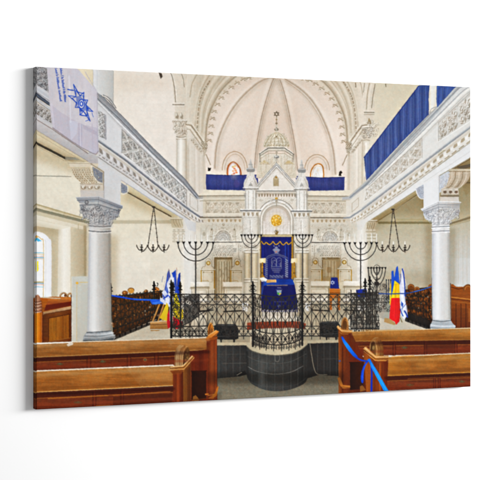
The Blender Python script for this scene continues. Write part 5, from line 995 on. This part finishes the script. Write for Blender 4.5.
P([(432.2,224),(449.4,224),(449.6,270),(450.8,321),(432.6,321),(431.8,270)], G((431.6,0),(450.6,0),(200,202,206),(226,227,230),(222,222,222),(214,212,208),(192,188,182), n=.03,n2=.025,nf2=NV))
for y in (226.6,231): L(C([(432,y+.6),(440,y),(449.4,y-.2)]),.9,(140,142,148),.9); L(C([(432,y+1.8),(440,y+1.2),(449.4,y+1)]),1.1,(240,240,241),.9); L(C([(432,y-.6),(440,y-1.2),(449.4,y-1.4)]),.7,(236,236,238),.8)
P([(433,319.6),(450.4,319.6),(453,323.6),(456,326.6),(454,329),(430.6,329),(430,325.4)],G((0,319),(0,329),(206,210,214),(168,176,182),(192,198,202),n=.05)); L(C([(433,320.4),(442,321.4),(450.6,320.4)]),1.0,(110,118,124),.9); L(C([(431,325),(442,326.2),(455,325.8)]),.9,(226,229,232),.9); L(C([(430.4,327.6),(442,328.4),(455,328)]),.9,(112,120,126),.85)
motif('printed_capital#3')
P([(423,209),(438,205),(459.6,208),(459,215),(453,219.6),(449.6,220.4),(449.4,225),(432.2,225),(431.6,221),(426,219.6),(423.4,215)],G((423,0),(460,0),(206,209,214),(222,223,225),(206,204,200),(188,184,178),n=.1))
leafcap(424.6,209,440,220,None,(128,134,146),(244,245,247),34,31,.85); leafcap(439,208.6,458,219,None,(112,106,100),(236,233,228),36,32,.85)
for x0 in (436,441,446): P([(x0-2,224),(x0-3,215),(x0,220),(x0+2.2,214),(x0+1.8,224)],(230,230,231),.6); L(C([(x0-2.2,224),(x0-2,218),(x0-3.4,214)]),.6,(150,152,158),.8); L(C([(x0+2.2,224),(x0+1.8,218),(x0+3.2,213)]),.6,(150,152,158),.7)
volutes(426,457.4,212,2.6,(120,124,132),(240,240,242))
P([(421,209.4),(438,201.6),(461,202.4),(459.6,206),(438.4,206.4),(424.4,211.6),(422,211)],G((421,0),(461,0),(212,216,222),(206,206,206),(176,168,156),n=.05)); L([(421,209.2),(438,201.4),(461,202.2)],.8,(238,240,243),.9); L([(422.4,211.2),(438.4,204.4),(460,204.8)],.7,(140,144,152),.85); L([(424.4,212.4),(438.4,207.2),(459.4,206.8)],.7,(150,152,158),.7)
L([(438.6,202),(438.6,214)],.5,(160,162,168),.8)
SL([(89.4,234),(88,330)],3,(176,178,182),.5); SL([(95,234),(94,330)],6,(238,238,236),.45); SL([(109.6,234),(110.6,330)],4,(140,130,116),.5); SL([(88,226),(111,226)],6,(170,168,166),.25)
SL([(433,234),(432.6,318)],2.5,(182,184,190),.45); SL([(438,234),(438.4,318)],5,(248,249,250),.4); SL([(449,234),(450,318)],4,(166,160,150),.5)
relief([(80,206),(119,210),(112,224),(88,224)],150,1.5,(86,86,90),(232,231,229),.5,90); relief([(424,209),(459,208),(450,224),(431,224)],150,1.4,(130,132,138),(252,252,252),.5,91)
SL([(82,204.5),(98.4,204),(118,210)],4,(110,112,118),.3); SL([(425,212),(438,207),(459,207)],3.5,(150,152,158),.3)
shade([(84,336),(116,336),(116,345),(84,345)],(150,140,124),.35,5); shade([(110,338),(170,310),(205,330),(205,342),(112,345)],(206,190,160),.3,10)
# ================================================================ pews in front
motif('printed_pew')
def plank(q,*c,top=(232,214,186),edge=(236,174,84),tw=1.0,ew=.9):
    x0=min(p[0] for p in q)
    P(q,G(q[0],q[3],*c,n=.08,n2=.30,nf2=NH))
    L([q[3],q[2]],ew,edge,.9); L([(q[3][0],q[3][1]+.9),(q[2][0],q[2][1]+.9)],.9,(60,20,10),.8); L([q[0],q[1]],tw,top,.95)
def panelrow(q, divs, seed):
    f=hom(q); P(q,G(q[0],q[3],(90,36,17),(118,50,24),(100,38,19),n=.12,n2=.3,nf2=NH))
    L([f(k/8,.33) for k in range(9)],.9,(150,84,30),.75); L([f(k/8,.25) for k in range(9)],.8,(60,18,10),.7)
    for d in divs: L([f(d-.006,.1),f(d-.006,1)],.9,(64,22,12),.8); L([f(d+.004,.1),f(d+.004,1)],1.6,(112,40,20),.6); L([f(d+.014,.3),f(d+.014,1)],.7,(58,18,10),.8)
    r=random.Random(seed); 
    for k in range(30): u,v=r.random(),r.uniform(.35,1); x,y=f(u,v); L([(x,y),(x+r.uniform(2,8),y-.1)],.5,r.choice(((130,50,24),(64,20,12),(120,60,26))),.4)
def rosette(x,y,w=3.4):
    P(C([(x-w,y),(x-w*.5,y-.9),(x,y-1.4),(x+w*.5,y-.9),(x+w,y),(x+w*.5,y+.8),(x,y+1.2),(x-w*.5,y+.8),(x-w,y)]),(84,70,38),.85); E(x,y-.1,1,.8,(120,104,66),.8); E(x,y,.5,.4,(44,30,18),.9)
def arch_end(x0,x1,yt,yb,lit,dark,skew=0):                   # carved rounded finial of a pew end
    cx=(x0+x1)/2; rx=(x1-x0)/2; ry=(yb-yt)*.62
    o=arc(cx,yt+ry,rx,ry,180,360); P(o+[(x1+skew,yb),(x0+skew,yb)],G((x0,0),(x1,0),lit,dark,n=.1,n2=.25,nf2=NM))
# left far pew
motif('printed_pew#1')
plank([(30,343.4),(208,337.6),(208,349.6),(30,357.4)],(166,110,54),(154,96,42),(160,96,40))
L([(33.6,343.8),(72,342.2)],1.1,(244,240,232),.95); P([(66.4,344.6),(69,343),(73.4,343.2),(72.4,344.8),(68,346.4)],(240,238,232))
panelrow([(30,357.8),(208,350.2),(208,364),(30,372)],[.32,.545,.70,.86],1); rosette(59.6,364,3.8); rosette(102.6,361.6,3.4); rosette(145,359.8,2.6); L(arc(145,359.8,1.6,1.6),.6,(180,90,44),.7)
# left near pew
motif('printed_pew#2')
plank([(30,371.2),(173,365.2),(173,385.4),(30,392.4)],(168,106,44),(162,94,34),(152,86,30),top=(240,226,204),tw=1.3)
P([(126,368),(172,366),(172,384),(140,386)],(186,140,84),.28); E(156,383,3,1.2,(206,122,30),.45)
panelrow([(30,392.8),(173,386.6),(173,404),(30,411)],[.435,.63],2); rosette(78,402.6,4.8); L([(48,398.6),(108,395.4)],.9,(176,104,34),.85); L([(113,395.4),(170,391.4)],.9,(170,96,34),.8); P([(113,397),(172,393),(172,404),(113,406)],(56,22,12),.45); L([(96,406.2),(110,405.4)],.8,(190,120,50),.8); L([(36,393),(36,410)],1,(70,26,14),.6)
# left far pew end
motif('printed_pew#1')
P([(206.6,338.6),(217,336),(217.4,402),(206.6,402)],woodv(206,0,218,0,(96,36,15),(112,44,18),(126,56,24),(96,34,14))); L([(216,340),(216,398)],.9,(176,84,34),.7); L([(211,342),(211,398)],.7,(92,30,12),.7)
arch_end(207.6,213.8,322.6,337.4,(150,84,26),(206,128,46)); L(C([(209,337),(209.4,330),(210.4,325),(212.4,323)]),.8,(92,48,16),.85); E(211.8,331,1.2,3,(110,60,22),.7); L(arc(210.7,331.6,2.9,8.2,190,300),.6,(226,166,90),.8)
P([(205.4,338.6),(209,334.6),(215.8,329.8),(219,331.4),(216.4,335.6),(208,339.4)],G((0,330),(0,339),(226,150,66),(190,108,36),n=.06)); L([(206,339.6),(212,337.8),(218.6,332.4)],.8,(110,52,18),.9); L([(208,335.6),(216,330.4)],.6,(244,196,124),.8); P([(205.4,339.2),(217.6,336.4),(217.4,338.8),(206,341)],(150,72,22))
P([(211,396.4),(214.4,393.6),(217.6,385.8),(218.6,387),(216.8,395.4),(213,398.6),(208,398.4)],(196,110,30),.95); L([(208,395.4),(214,394.4)],.8,(214,134,50),.9)
motif('printed_pew#2')
# left near pew end: finial, cap, post, inset side panel
P([(190,352),(207.6,349),(207.6,403),(186,404)],woodv(186,0,208,0,(86,30,12),(110,38,16),(94,30,14),(120,42,16))); P([(191.6,371.4),(206.2,371),(206.2,399),(191.6,400.4)],G((191,0),(206,0),(34,16,10),(48,20,12),n=.15)); L([(191.4,371.2),(206.4,370.8)],1.0,(40,14,8),.9); L([(207,372),(207,399)],.9,(120,44,18),.8)
P([(193,396.4),(195.6,395),(199,399),(199,402),(192,402.4)],(140,86,34),.9); L([(192,400),(206,398.4)],1.0,(80,42,18),.9); L([(205.6,394.4),(208,394)],1.4,(206,120,40),.9)
P([(173,369),(184,369),(190.8,362),(191,404),(173,404)],woodv(173,0,191,0,(108,40,16),(118,46,18),(94,34,14),(106,60,26),(116,64,28),n2=.3)); P([(183,370),(190.6,363),(190.8,403),(183.4,404)],woodv(183,0,191,0,(140,84,30),(116,60,20),(96,44,16)),.8); L([(182.4,371),(182.4,403)],.8,(70,24,10),.7); L([(187.4,369),(187.4,402)],.7,(80,40,16),.7)
P(arc(181.4,357,7,12.4,180,318)+[(186.6,352),(183.4,356),(183,366.4),(174.4,367.4)],G((174,0),(189,0),(132,92,52),(186,142,88),(140,88,44),(110,62,28),n=.1,n2=.3,nf2=NM))
P(C([(183,366),(183.4,358),(185,350.6),(187.6,347.4),(189.4,350),(189.8,356),(188.6,361.4)]),G((183,0),(190,0),(72,44,22),(110,74,36),n=.2)); L(C([(182.4,366),(182.4,357),(184,349.6),(187,346.4)]),.8,(214,168,104),.8); L(C([(176.4,366),(176.6,356),(179,348.6),(183,345.8)]),.7,(206,168,116),.7); L(C([(179.4,366),(179.4,356),(181.4,349),(185,345.6)]),.6,(100,60,28),.7)
for x,y in ((186,354),(187.4,357.6),(185.6,360),(187.2,351.4)): E(x,y,1,1.3,(150,108,58),.7)
P([(168.6,369.8),(170.4,366.6),(183,365.4),(192.4,355.4),(194.6,357.6),(184.6,368.8),(183.4,371.4),(171,371.8)],G((0,356),(0,371),(190,130,66),(206,140,62),(176,106,40),n=.06)); L([(170.6,366.8),(183,365.8),(192,356)],.7,(232,196,140),.9); L([(170,368.4),(183.6,367.4),(193.4,357)],.8,(70,36,18),.9); L([(169,370),(184,369.2),(194,358)],.6,(214,160,92),.8); P([(169.4,370.6),(184,369.6),(181,374),(173.6,374.6)],(124,58,20),.9)
# right far pew
motif('printed_pew#3')
plank([(349,332),(476,327.8),(476,339.6),(349,341.2)],(164,104,40),(150,92,32),(156,88,28),top=(206,156,88),tw=.8,edge=(206,140,56))
L([(420,329.4),(476,328)],.8,(226,204,168),.9); P([(360,330.6),(362,329.6),(420,329.4),(420,330.4),(380,331.6)],(206,152,80),.6)
for k in range(9): x=352+6*k+rnd.uniform(-2,2); L([(x,332),(x+.5,335)],.7,(92,56,22),.35)
panelrow([(349,341.6),(476,340),(476,353.6),(349,356)],[.34,.585,.83],3); rosette(404.4,347.6,3.6); P([(424,344),(454,343.4),(454,351.8),(424,352.6)],(64,24,14),.5)
# right near pew
motif('printed_pew#4')
plank([(381,357),(476,352.8),(476,372),(381,376)],(168,106,38),(156,92,32),(166,98,34),top=(226,206,174),edge=(234,162,50))
P([(410,358),(424,357.4),(430,374),(412,374.8)],(120,78,34),.3); P([(384,358),(400,357.6),(410,366),(404,375),(384,376)],(206,130,36),.3); L([(392,356.8),(414,355.6)],1.0,(226,150,60),.8); L([(424,357.2),(440,355.4)],.9,(110,66,24),.6)
panelrow([(381,376.4),(476,372.6),(476,387),(381,391.4)],[.55,.6],4); rosette(410,385.2,4.4); rosette(462,381.8,3.6); L([(408,378.8),(476,376)],.9,(170,96,34),.7)
# right far pew end
motif('printed_pew#3')
P([(338.4,330),(350.8,331),(363,357),(371,358),(374,396),(338.6,396)],woodv(338,0,374,0,(124,56,20),(98,38,16),(82,30,14),(94,36,18),n2=.22)); P([(338.6,332),(343.4,331.6),(343.6,394),(338.6,394.6)],woodv(338,0,344,0,(144,76,28),(116,54,20),(88,36,15))); L([(342.4,348),(342.4,392)],.7,(70,24,12),.8)
P([(350,362.6),(363.6,362.6),(363.4,389),(350,390)],G((350,0),(363,0),(38,18,12),(56,24,16),n=.15)); L([(349.6,362.4),(364,362.4)],.9,(36,14,10),.9); P([(349.6,349),(362.6,349),(362.6,362),(349.6,362)],(104,32,18),.5)
P([(337.4,378),(340,377),(343,385),(350,385.6),(350.4,388),(342.6,388.4),(339.6,384.6)],(206,124,44),.9); L([(340,387),(350,387.6)],.8,(110,56,20),.8); P([(360,386.4),(362.4,385),(366,390),(360,392)],(140,84,32),.9)
arch_end(341,348.8,317,331,(110,66,30),(176,116,56)); L(arc(344.9,326,3.4,8.4,185,350),.7,(214,164,96),.85); E(345.4,325,1.6,4.4,(84,50,22),.75); L(C([(343.4,330),(343.6,323),(345.6,318.6)]),.6,(74,40,16),.8)
P([(336.6,327.2),(338.2,325),(342,329.4),(352.6,330.4),(351.4,332.6),(347.6,334.4),(341,334)],G((0,325),(0,334),(226,158,80),(176,104,36),n=.06)); L([(337.2,326),(341.6,330.8),(352,331.4)],.7,(240,196,130),.85); L([(338,329.4),(342,333),(350,333.4)],.8,(100,46,16),.9)
# right near pew end
motif('printed_pew#4')
P([(363.4,352),(375.2,360),(375.2,393.4),(366.4,394)],woodv(363,0,376,0,(120,56,18),(160,80,26),(134,60,20),(92,36,14))); P([(375,360),(388.4,360),(386.8,392.4),(375,393.4)],woodv(375,0,388,0,(110,44,16),(140,66,22),(112,42,14),(98,36,14)))
for x in (378.4,382): L([(x,364),(x,392)],.6,(84,30,12),.7)
P(arc(376.4,350,7.2,13,205,360)+[(383.8,358),(376,358.4),(371,352.4)],G((369,0),(384,0),(120,80,36),(176,124,64),(150,94,42),(112,66,28),n=.12,n2=.3,nf2=NM))
P(C([(370.4,351),(371,345),(373.4,341.4),(375.2,344),(375.8,350),(375.4,357)]),G((370,0),(376,0),(72,42,18),(120,84,40),n=.2)); L(C([(370,350),(370.6,343),(374,338.4),(378,337.4)]),.7,(196,148,84),.85); L(C([(376.6,357),(376.8,348),(374.8,341)]),.8,(214,160,92),.8); L(C([(380.4,357),(380.4,348),(377.8,341)]),.6,(90,54,24),.7); E(373.4,347.6,1.1,2,(176,136,76),.7)
P([(363,348.8),(366,346.6),(376,355.8),(388.6,355.6),(388.6,358.4),(386,361.2),(375,361)],G((363,349),(388,360),(214,152,80),(206,134,58),(176,104,38),n=.06)); L([(364.6,347.6),(375.6,357),(388.4,356.8)],.8,(244,202,140),.9); L([(363.6,349.6),(375.4,359),(388,358.8)],.8,(96,46,16),.9); L([(364,351.2),(375.2,360.6),(386,360.6)],.6,(206,144,70),.8)
# shading painted into pews: deeper tone towards the joints, a sheen along the boards
for (q,t) in (([(30,343.4),(208,337.6),(208,349.6),(30,357.4)],.45),([(30,371.2),(173,365.2),(173,385.4),(30,392.4)],.5),([(353,332),(476,328),(476,339.6),(353,341.2)],.45),([(389,357),(476,353),(476,372),(389,376)],.5)):
    f=hom(q); SL([f(k/8,.86) for k in range(9)],6,(112,60,18),t*.7); SL([f(k/8,.2) for k in range(9)],5,(206,156,96),t*.55)
    for u in (.13,.37,.61,.83): SL([f(u,.5),f(u+.12,.5)],11,(128,70,22) if u in (.13,.61) else (206,136,60),t*.5)
for q in ([(30,357.8),(208,350.2),(208,364),(30,372)],[(30,392.8),(173,386.6),(173,404),(30,411)],[(372,341.6),(476,340),(476,353.6),(372,356)],[(386,376.4),(476,372.6),(476,387),(386,391.4)]):
    f=hom(q); SL([f(k/8,.12) for k in range(9)],5,(40,12,8),.5); SL([f(k/8,.7) for k in range(9)],4,(136,54,26),.35)
SL([(211.4,342),(211.6,398)],4,(176,84,34),.4); SL([(178,374),(178,402)],3.5,(170,76,28),.4); SL([(189,368),(189,400)],3,(60,24,10),.45); SL([(371,362),(371.6,392)],3,(190,106,42),.4); SL([(380,364),(380,390)],3,(170,84,32),.4); SL([(200,352),(200,369)],10,(70,22,10),.3); SL([(356,344),(362,360)],8,(120,44,20),.3)
shade([(207,372),(345,372),(345,384),(207,384)],(90,78,60),.5,7); shade([(208,392),(222,392),(222,404),(208,404)],(90,78,60),.3,5)
SL([(262,362),(262,386)],7,(92,92,88),.35); SL([(302,352),(303,380)],6,(24,23,22),.35); SL([(247,352),(248,376)],3,(24,23,22),.4)
for y in (0,): L(C([(248,380),(258,385),(277,387),(296,384.6),(306,378)]),.4,(96,94,88),.3)
# blue tape tied to the pew ends
motif('printed_ribbon#2')
P(C([(341.2,337),(342.6,336.4),(345,340),(349.4,345.6),(354,352),(357.6,356.4),(356.4,358),(352,355),(346.4,347.6),(342.8,341.6),(341.2,337)]),G((342,337),(357,358),(18,64,200),(30,140,244),(14,100,224),(12,60,180),n=.05))
P(C([(355.6,355.6),(359,358.2),(364,360),(369,360.4),(368.6,361.8),(364,361.6),(358,359.6),(355,357.4)]),(16,60,190)); E(369.2,360.2,1.7,1.6,(20,110,230))
P(C([(368.6,361),(365.6,366),(363.8,372),(363.4,382.4),(361.2,381.6),(361,374),(363,367),(366,362),(368.6,361)]),(20,60,196)); L(C([(366.6,363),(363.6,370),(362.4,380)]),.6,(50,110,236),.8)
P([(370.4,362),(371.6,366),(372.6,371),(372.4,394),(370.4,394),(370.8,372)],(18,44,170)); P([(368.4,360.4),(370.4,359.8),(378,372),(391.4,396),(386.4,396),(377,378),(371,367)],G((369,360),(388,392),(16,110,230),(30,150,246),(16,130,238),n=.05)); L([(371,363),(388,393)],.6,(90,186,252),.6)
E(339.6,361,1,1,(40,80,180),.8)
SHARP, WIDE = .15, .17
# ================================================================ print finish: soft ink, crisp local contrast, paper grain
ALL=(slice(0,PH),slice(0,PW))
# break the drawn edges: everything wavers by a fraction of a millimetre
wx=vnoise(4,4,61)*.9; wy=vnoise(4,4,63)*.9
sx_=np.clip(xx+wx,0,PW-1.01); sy_=np.clip(yy+wy,0,PH-1.01); ix=sx_.astype(int); iy=sy_.astype(int); tx=(sx_-ix)[...,None]; ty=(sy_-iy)[...,None]
img[:]=(img[iy,ix]*(1-tx)+img[iy,ix+1]*tx)*(1-ty)+(img[iy+1,ix]*(1-tx)+img[iy+1,ix+1]*tx)*ty
blur(ALL,1)
base=img.copy(); blur(ALL,2); sharp=base-img
img[:]=base; blur(ALL,18); wide=base-img
img[:]=base+SHARP*sharp+WIDE*wide
mean_=img.mean(2,keepdims=True); ch=img-mean_; sat=np.abs(ch).max(2,keepdims=True)/np.maximum(mean_,1)
img[:]=mean_+ch*np.where(sat<.3,.84,np.clip(.84+(sat-.3)*.55,.84,1.))
lum=img.mean(2)/255.
dv=np.abs(sharp).mean(2); keep=img.copy(); img[:]=dv[...,None]; blur(ALL,6); busy=np.clip(img[...,0]/14,0,1); img[:]=keep*(1+(busy*(vnoise(6,6,71)*.55+vnoise(12,12,72)*.35))[...,None]*.28)
mid=np.clip(4*lum*(1-lum),.12,1)
gr=(rng.standard_normal((PH//2+1,PW//2+1)).astype(np.float32).repeat(2,0).repeat(2,1)[:PH,:PW]*2.2+rng.standard_normal((PH,PW)).astype(np.float32)*1.2+NF*9)*mid
img+=.55*gr[...,None]
img+=(vnoise(5,5,41)[...,None]*A((6,-2,-6))+vnoise(7,7,42)[...,None]*A((-4,3,5)))*mid[...,None]
np.clip(img,4,252,out=img)
AMB, KLOC, KSX, KSY, KE = .418, (13.9,-9.2,4.2), 13, 4.2, 6400

# ================================================================ the place: a canvas print on a white wall
import bpy
sc = bpy.context.scene; col = sc.collection
W, H, T, RAD, ZC = .9, .6, .018, .0016, 1.5
NU, NV_ = 1110, 740
CORN = [(36.0,66.6),(470.8,87.2),(470.8,386.6),(36.0,409.6)]         # where the artwork is trimmed to the canvas
HM = hom(CORN)
def art(u, v):                                                       # artwork position for a spot on the canvas
    u = np.clip(u,0,1); v = np.clip(v,0,1); x,y = HM(u,v)
    return (x-X0)*S-.5, (y-Y0)*S-.5
def ink(u, v):
    fx,fy = art(u,v); fx=np.clip(fx,0,PW-1.01); fy=np.clip(fy,0,PH-1.01)
    ix,iy = fx.astype(int),fy.astype(int); tx,ty=(fx-ix)[...,None],(fy-iy)[...,None]
    c=(img[iy,ix]*(1-tx)+img[iy,ix+1]*tx)*(1-ty)+(img[iy+1,ix]*(1-tx)+img[iy+1,ix+1]*tx)*ty
    c=np.clip(c/255.,0,1); return np.where(c<=.04045,c/12.92,((c+.055)/1.055)**2.4)
def nodes(name):
    m=bpy.data.materials.new(name); m.use_nodes=True; return m, m.node_tree.nodes, m.node_tree.links, m.node_tree.nodes['Principled BSDF']
INK = .645
def ink_material():
    m,n,l,b=nodes('printed canvas'); a=n.new('ShaderNodeAttribute'); a.attribute_name='ink'
    mul=n.new('ShaderNodeMix'); mul.data_type='RGBA'; mul.blend_type='MULTIPLY'; mul.inputs['Factor'].default_value=1
    mul.inputs['B'].default_value=(INK,INK,INK,1); l.new(a.outputs['Color'],mul.inputs['A']); l.new(mul.outputs['Result'],b.inputs['Base Color'])
    b.inputs['Roughness'].default_value=.8; b.inputs['Specular IOR Level'].default_value=.04
    tc=n.new('ShaderNodeTexCoord'); no=n.new('ShaderNodeTexNoise'); no.inputs['Scale'].default_value=700; no.inputs['Detail'].default_value=2
    bp=n.new('ShaderNodeBump'); bp.inputs['Strength'].default_value=.06; bp.inputs['Distance'].default_value=.0004
    l.new(tc.outputs['Object'],no.inputs['Vector']); l.new(no.outputs['Fac'],bp.inputs['Height']); l.new(bp.outputs['Normal'],b.inputs['Normal'])
    return m
def wall_material():
    m,n,l,b=nodes('white wall paint'); tc=n.new('ShaderNodeTexCoord'); no=n.new('ShaderNodeTexNoise'); no.inputs['Scale'].default_value=3; no.inputs['Detail'].default_value=3
    r=n.new('ShaderNodeMapRange'); r.inputs['To Min'].default_value=.835; r.inputs['To Max'].default_value=.85; l.new(tc.outputs['Object'],no.inputs['Vector']); l.new(no.outputs['Fac'],r.inputs['Value'])
    cc=n.new('ShaderNodeCombineColor'); [l.new(r.outputs['Result'],cc.inputs[i]) for i in range(3)]; l.new(cc.outputs['Color'],b.inputs['Base Color'])
    b.inputs['Roughness'].default_value=.9; b.inputs['Specular IOR Level'].default_value=.1
    n2=n.new('ShaderNodeTexNoise'); n2.inputs['Scale'].default_value=260; bp=n.new('ShaderNodeBump'); bp.inputs['Strength'].default_value=.05; bp.inputs['Distance'].default_value=.0005
    l.new(tc.outputs['Object'],n2.inputs['Vector']); l.new(n2.outputs['Fac'],bp.inputs['Height']); l.new(bp.outputs['Normal'],b.inputs['Normal'])
    return m
MI, MW = ink_material(), wall_material()
def mesh_obj(name, verts, quads, mat, parent=None, cols=None, smooth=False):
    me=bpy.data.meshes.new(name); nq=len(quads)
    me.vertices.add(len(verts)); me.vertices.foreach_set('co',np.ascontiguousarray(verts,dtype=np.float32).ravel())
    me.loops.add(nq*4); me.loops.foreach_set('vertex_index',np.ascontiguousarray(quads,dtype=np.int32).ravel())
    me.polygons.add(nq); me.polygons.foreach_set('loop_start',np.arange(nq,dtype=np.int32)*4)
    me.update(calc_edges=True)
    if cols is not None:
        at=me.color_attributes.new('ink','FLOAT_COLOR','POINT'); at.data.foreach_set('color',np.ascontiguousarray(np.concatenate([cols,np.ones((len(cols),1))],1),dtype=np.float32).ravel())
    me.materials.append(mat)
    if smooth: me.polygons.foreach_set('use_smooth',np.ones(nq,dtype=bool))
    o=bpy.data.objects.new(name,me); col.objects.link(o)
    if parent: o.parent=parent
    return o
root=bpy.data.objects.new('canvas_print',None); col.objects.link(root); root.location=(0,0,ZC-H/2); root.empty_display_size=.1
root['label']='wide unframed canvas print of an ornate white synagogue interior, hung on the white wall'; root['category']='canvas print'
# front of the canvas, one patch of cloth per printed motif (flush neighbours, nothing overlaps)
U,V=np.meshgrid(np.linspace(0,1,NU+1),np.linspace(0,1,NV_+1))
vx=np.stack([(U-.5)*(W-2*RAD),np.full_like(U,-T),H/2+(.5-V)*(H-2*RAD)],-1).reshape(-1,3)
mu,mv=RAD/W,RAD/H
cols=ink(mu+U*(1-2*mu),mv+V*(1-2*mv)).reshape(-1,3)
Uc,Vc=np.meshgrid((np.arange(NU)+.5)/NU,(np.arange(NV_)+.5)/NV_)
fx,fy=art(mu+Uc*(1-2*mu),mv+Vc*(1-2*mv)); fid=idm[np.clip(np.rint(fy).astype(int),0,PH-1),np.clip(np.rint(fx).astype(int),0,PW-1)]
k=(np.arange(NV_)[:,None]*(NU+1)+np.arange(NU)[None]); quads=np.stack([k,k+NU+1,k+NU+2,k+1],-1)
def patch(name,mask,parent):
    q=quads[mask]; ids,inv=np.unique(q.ravel(),return_inverse=True)
    return mesh_obj(name,vx[ids],inv.reshape(-1,4),MI,parent,cols[ids])
small=[i for i in range(len(MOTIFS)) if i and (fid==i).sum()<60]
for i in small: fid[fid==i]=0
pic=patch('printed_picture',fid==0,root)
for i,nm in enumerate(MOTIFS):
    if i and i not in small: patch(nm.split('#')[0],fid==i,pic)
# cloth wrapped round the stretcher: rounded arris, four sides and the folded back
prof=[(RAD*math.sin(a),-T+RAD*(1-math.cos(a))) for a in np.linspace(0,math.pi/2,5)]+[(RAD,y) for y in np.linspace(-T+RAD,-.0006,9)[1:]]+[(-.03,-.0006)]
per=[]
for (a,b),n in ((((0,0),(1,0)),NU),(((1,0),(1,1)),NV_),(((1,1),(0,1)),NU),(((0,1),(0,0)),NV_)):
    for i in range(n): t=i/n; per.append((lerp(a[0],b[0],t),lerp(a[1],b[1],t)))
per=np.array(per); nper=len(per); rv=[];rc=[]
for j,(o,y) in enumerate(prof):
    ex=(W-2*RAD)/2+o; ez=(H-2*RAD)/2+o
    rv.append(np.stack([(per[:,0]*2-1)*ex,np.full(nper,y),H/2+(1-2*per[:,1])*ez],-1))
    d=(y+T)                                                         # the picture runs on, mirrored, round the edge
    uu=mu+per[:,0]*(1-2*mu); vv=mv+per[:,1]*(1-2*mv)
    uu=np.where(per[:,0]==0,d/W,np.where(per[:,0]==1,1-d/W,uu)); vv=np.where(per[:,1]==0,d/H,np.where(per[:,1]==1,1-d/H,vv)); rc.append(ink(uu,vv))
rv=np.concatenate(rv); rc=np.concatenate(rc); i0=np.arange(nper); i1=(i0+1)%nper
rq=np.concatenate([np.stack([j*nper+i0,j*nper+i1,(j+1)*nper+i1,(j+1)*nper+i0],-1) for j in range(len(prof)-1)])
mesh_obj('wrapped_edge',rv,rq,MI,root,rc,True)
# wall
wv=np.array([(-4,0,-.5),(4,0,-.5),(4,0,4),(-4,0,4),(-4,.12,-.5),(4,.12,-.5),(4,.12,4),(-4,.12,4)],float)
wall=mesh_obj('wall',wv,np.array([(0,1,2,3),(5,4,7,6),(4,0,3,7),(1,5,6,2),(3,2,6,7),(4,5,1,0)]),MW); wall['kind']='structure'
# camera
F=1464.6; th=math.radians(24.48); dL=2.562; XL=-203.9/F*dL
cam=bpy.data.cameras.new('camera'); co=bpy.data.objects.new('camera',cam); col.objects.link(co); sc.camera=co
cr=(math.cos(th),-math.sin(th)); cf=(math.sin(th),math.cos(th))
co.location=(-W/2-XL*cr[0]-dL*cf[0],-T-XL*cr[1]-dL*cf[1],ZC+.0165); co.rotation_euler=(math.pi/2,0,-th)
cam.sensor_width=36; cam.lens=36*F/480; cam.shift_y=-11.3/480; cam.clip_end=100; cam.clip_start=.05
# light: soft studio light from the right, a little above, over an even ambient
w=bpy.data.worlds.new('World'); sc.world=w; w.use_nodes=True; bg=w.node_tree.nodes['Background']; bg.inputs['Color'].default_value=(1,1,1,1); bg.inputs['Strength'].default_value=AMB
from mathutils import Vector
def area(name,loc,tgt,sx,sy,e):
    l=bpy.data.lights.new(name,'AREA'); l.shape='RECTANGLE'; l.size=sx; l.size_y=sy; l.energy=e; o=bpy.data.objects.new(name,l); col.objects.link(o)
    o.location=loc; o.rotation_euler=(Vector(tgt)-Vector(loc)).to_track_quat('-Z','Y').to_euler(); return o
area('softbox',KLOC,(0,0,1.5),KSX,KSY,KE)
vs=sc.view_settings; sc.display_settings.display_device='sRGB'; vs.view_transform='Standard'; vs.look='None'; vs.gamma=1; vs.exposure=0
sc.render.engine='CYCLES'; sc.cycles.use_denoising=True
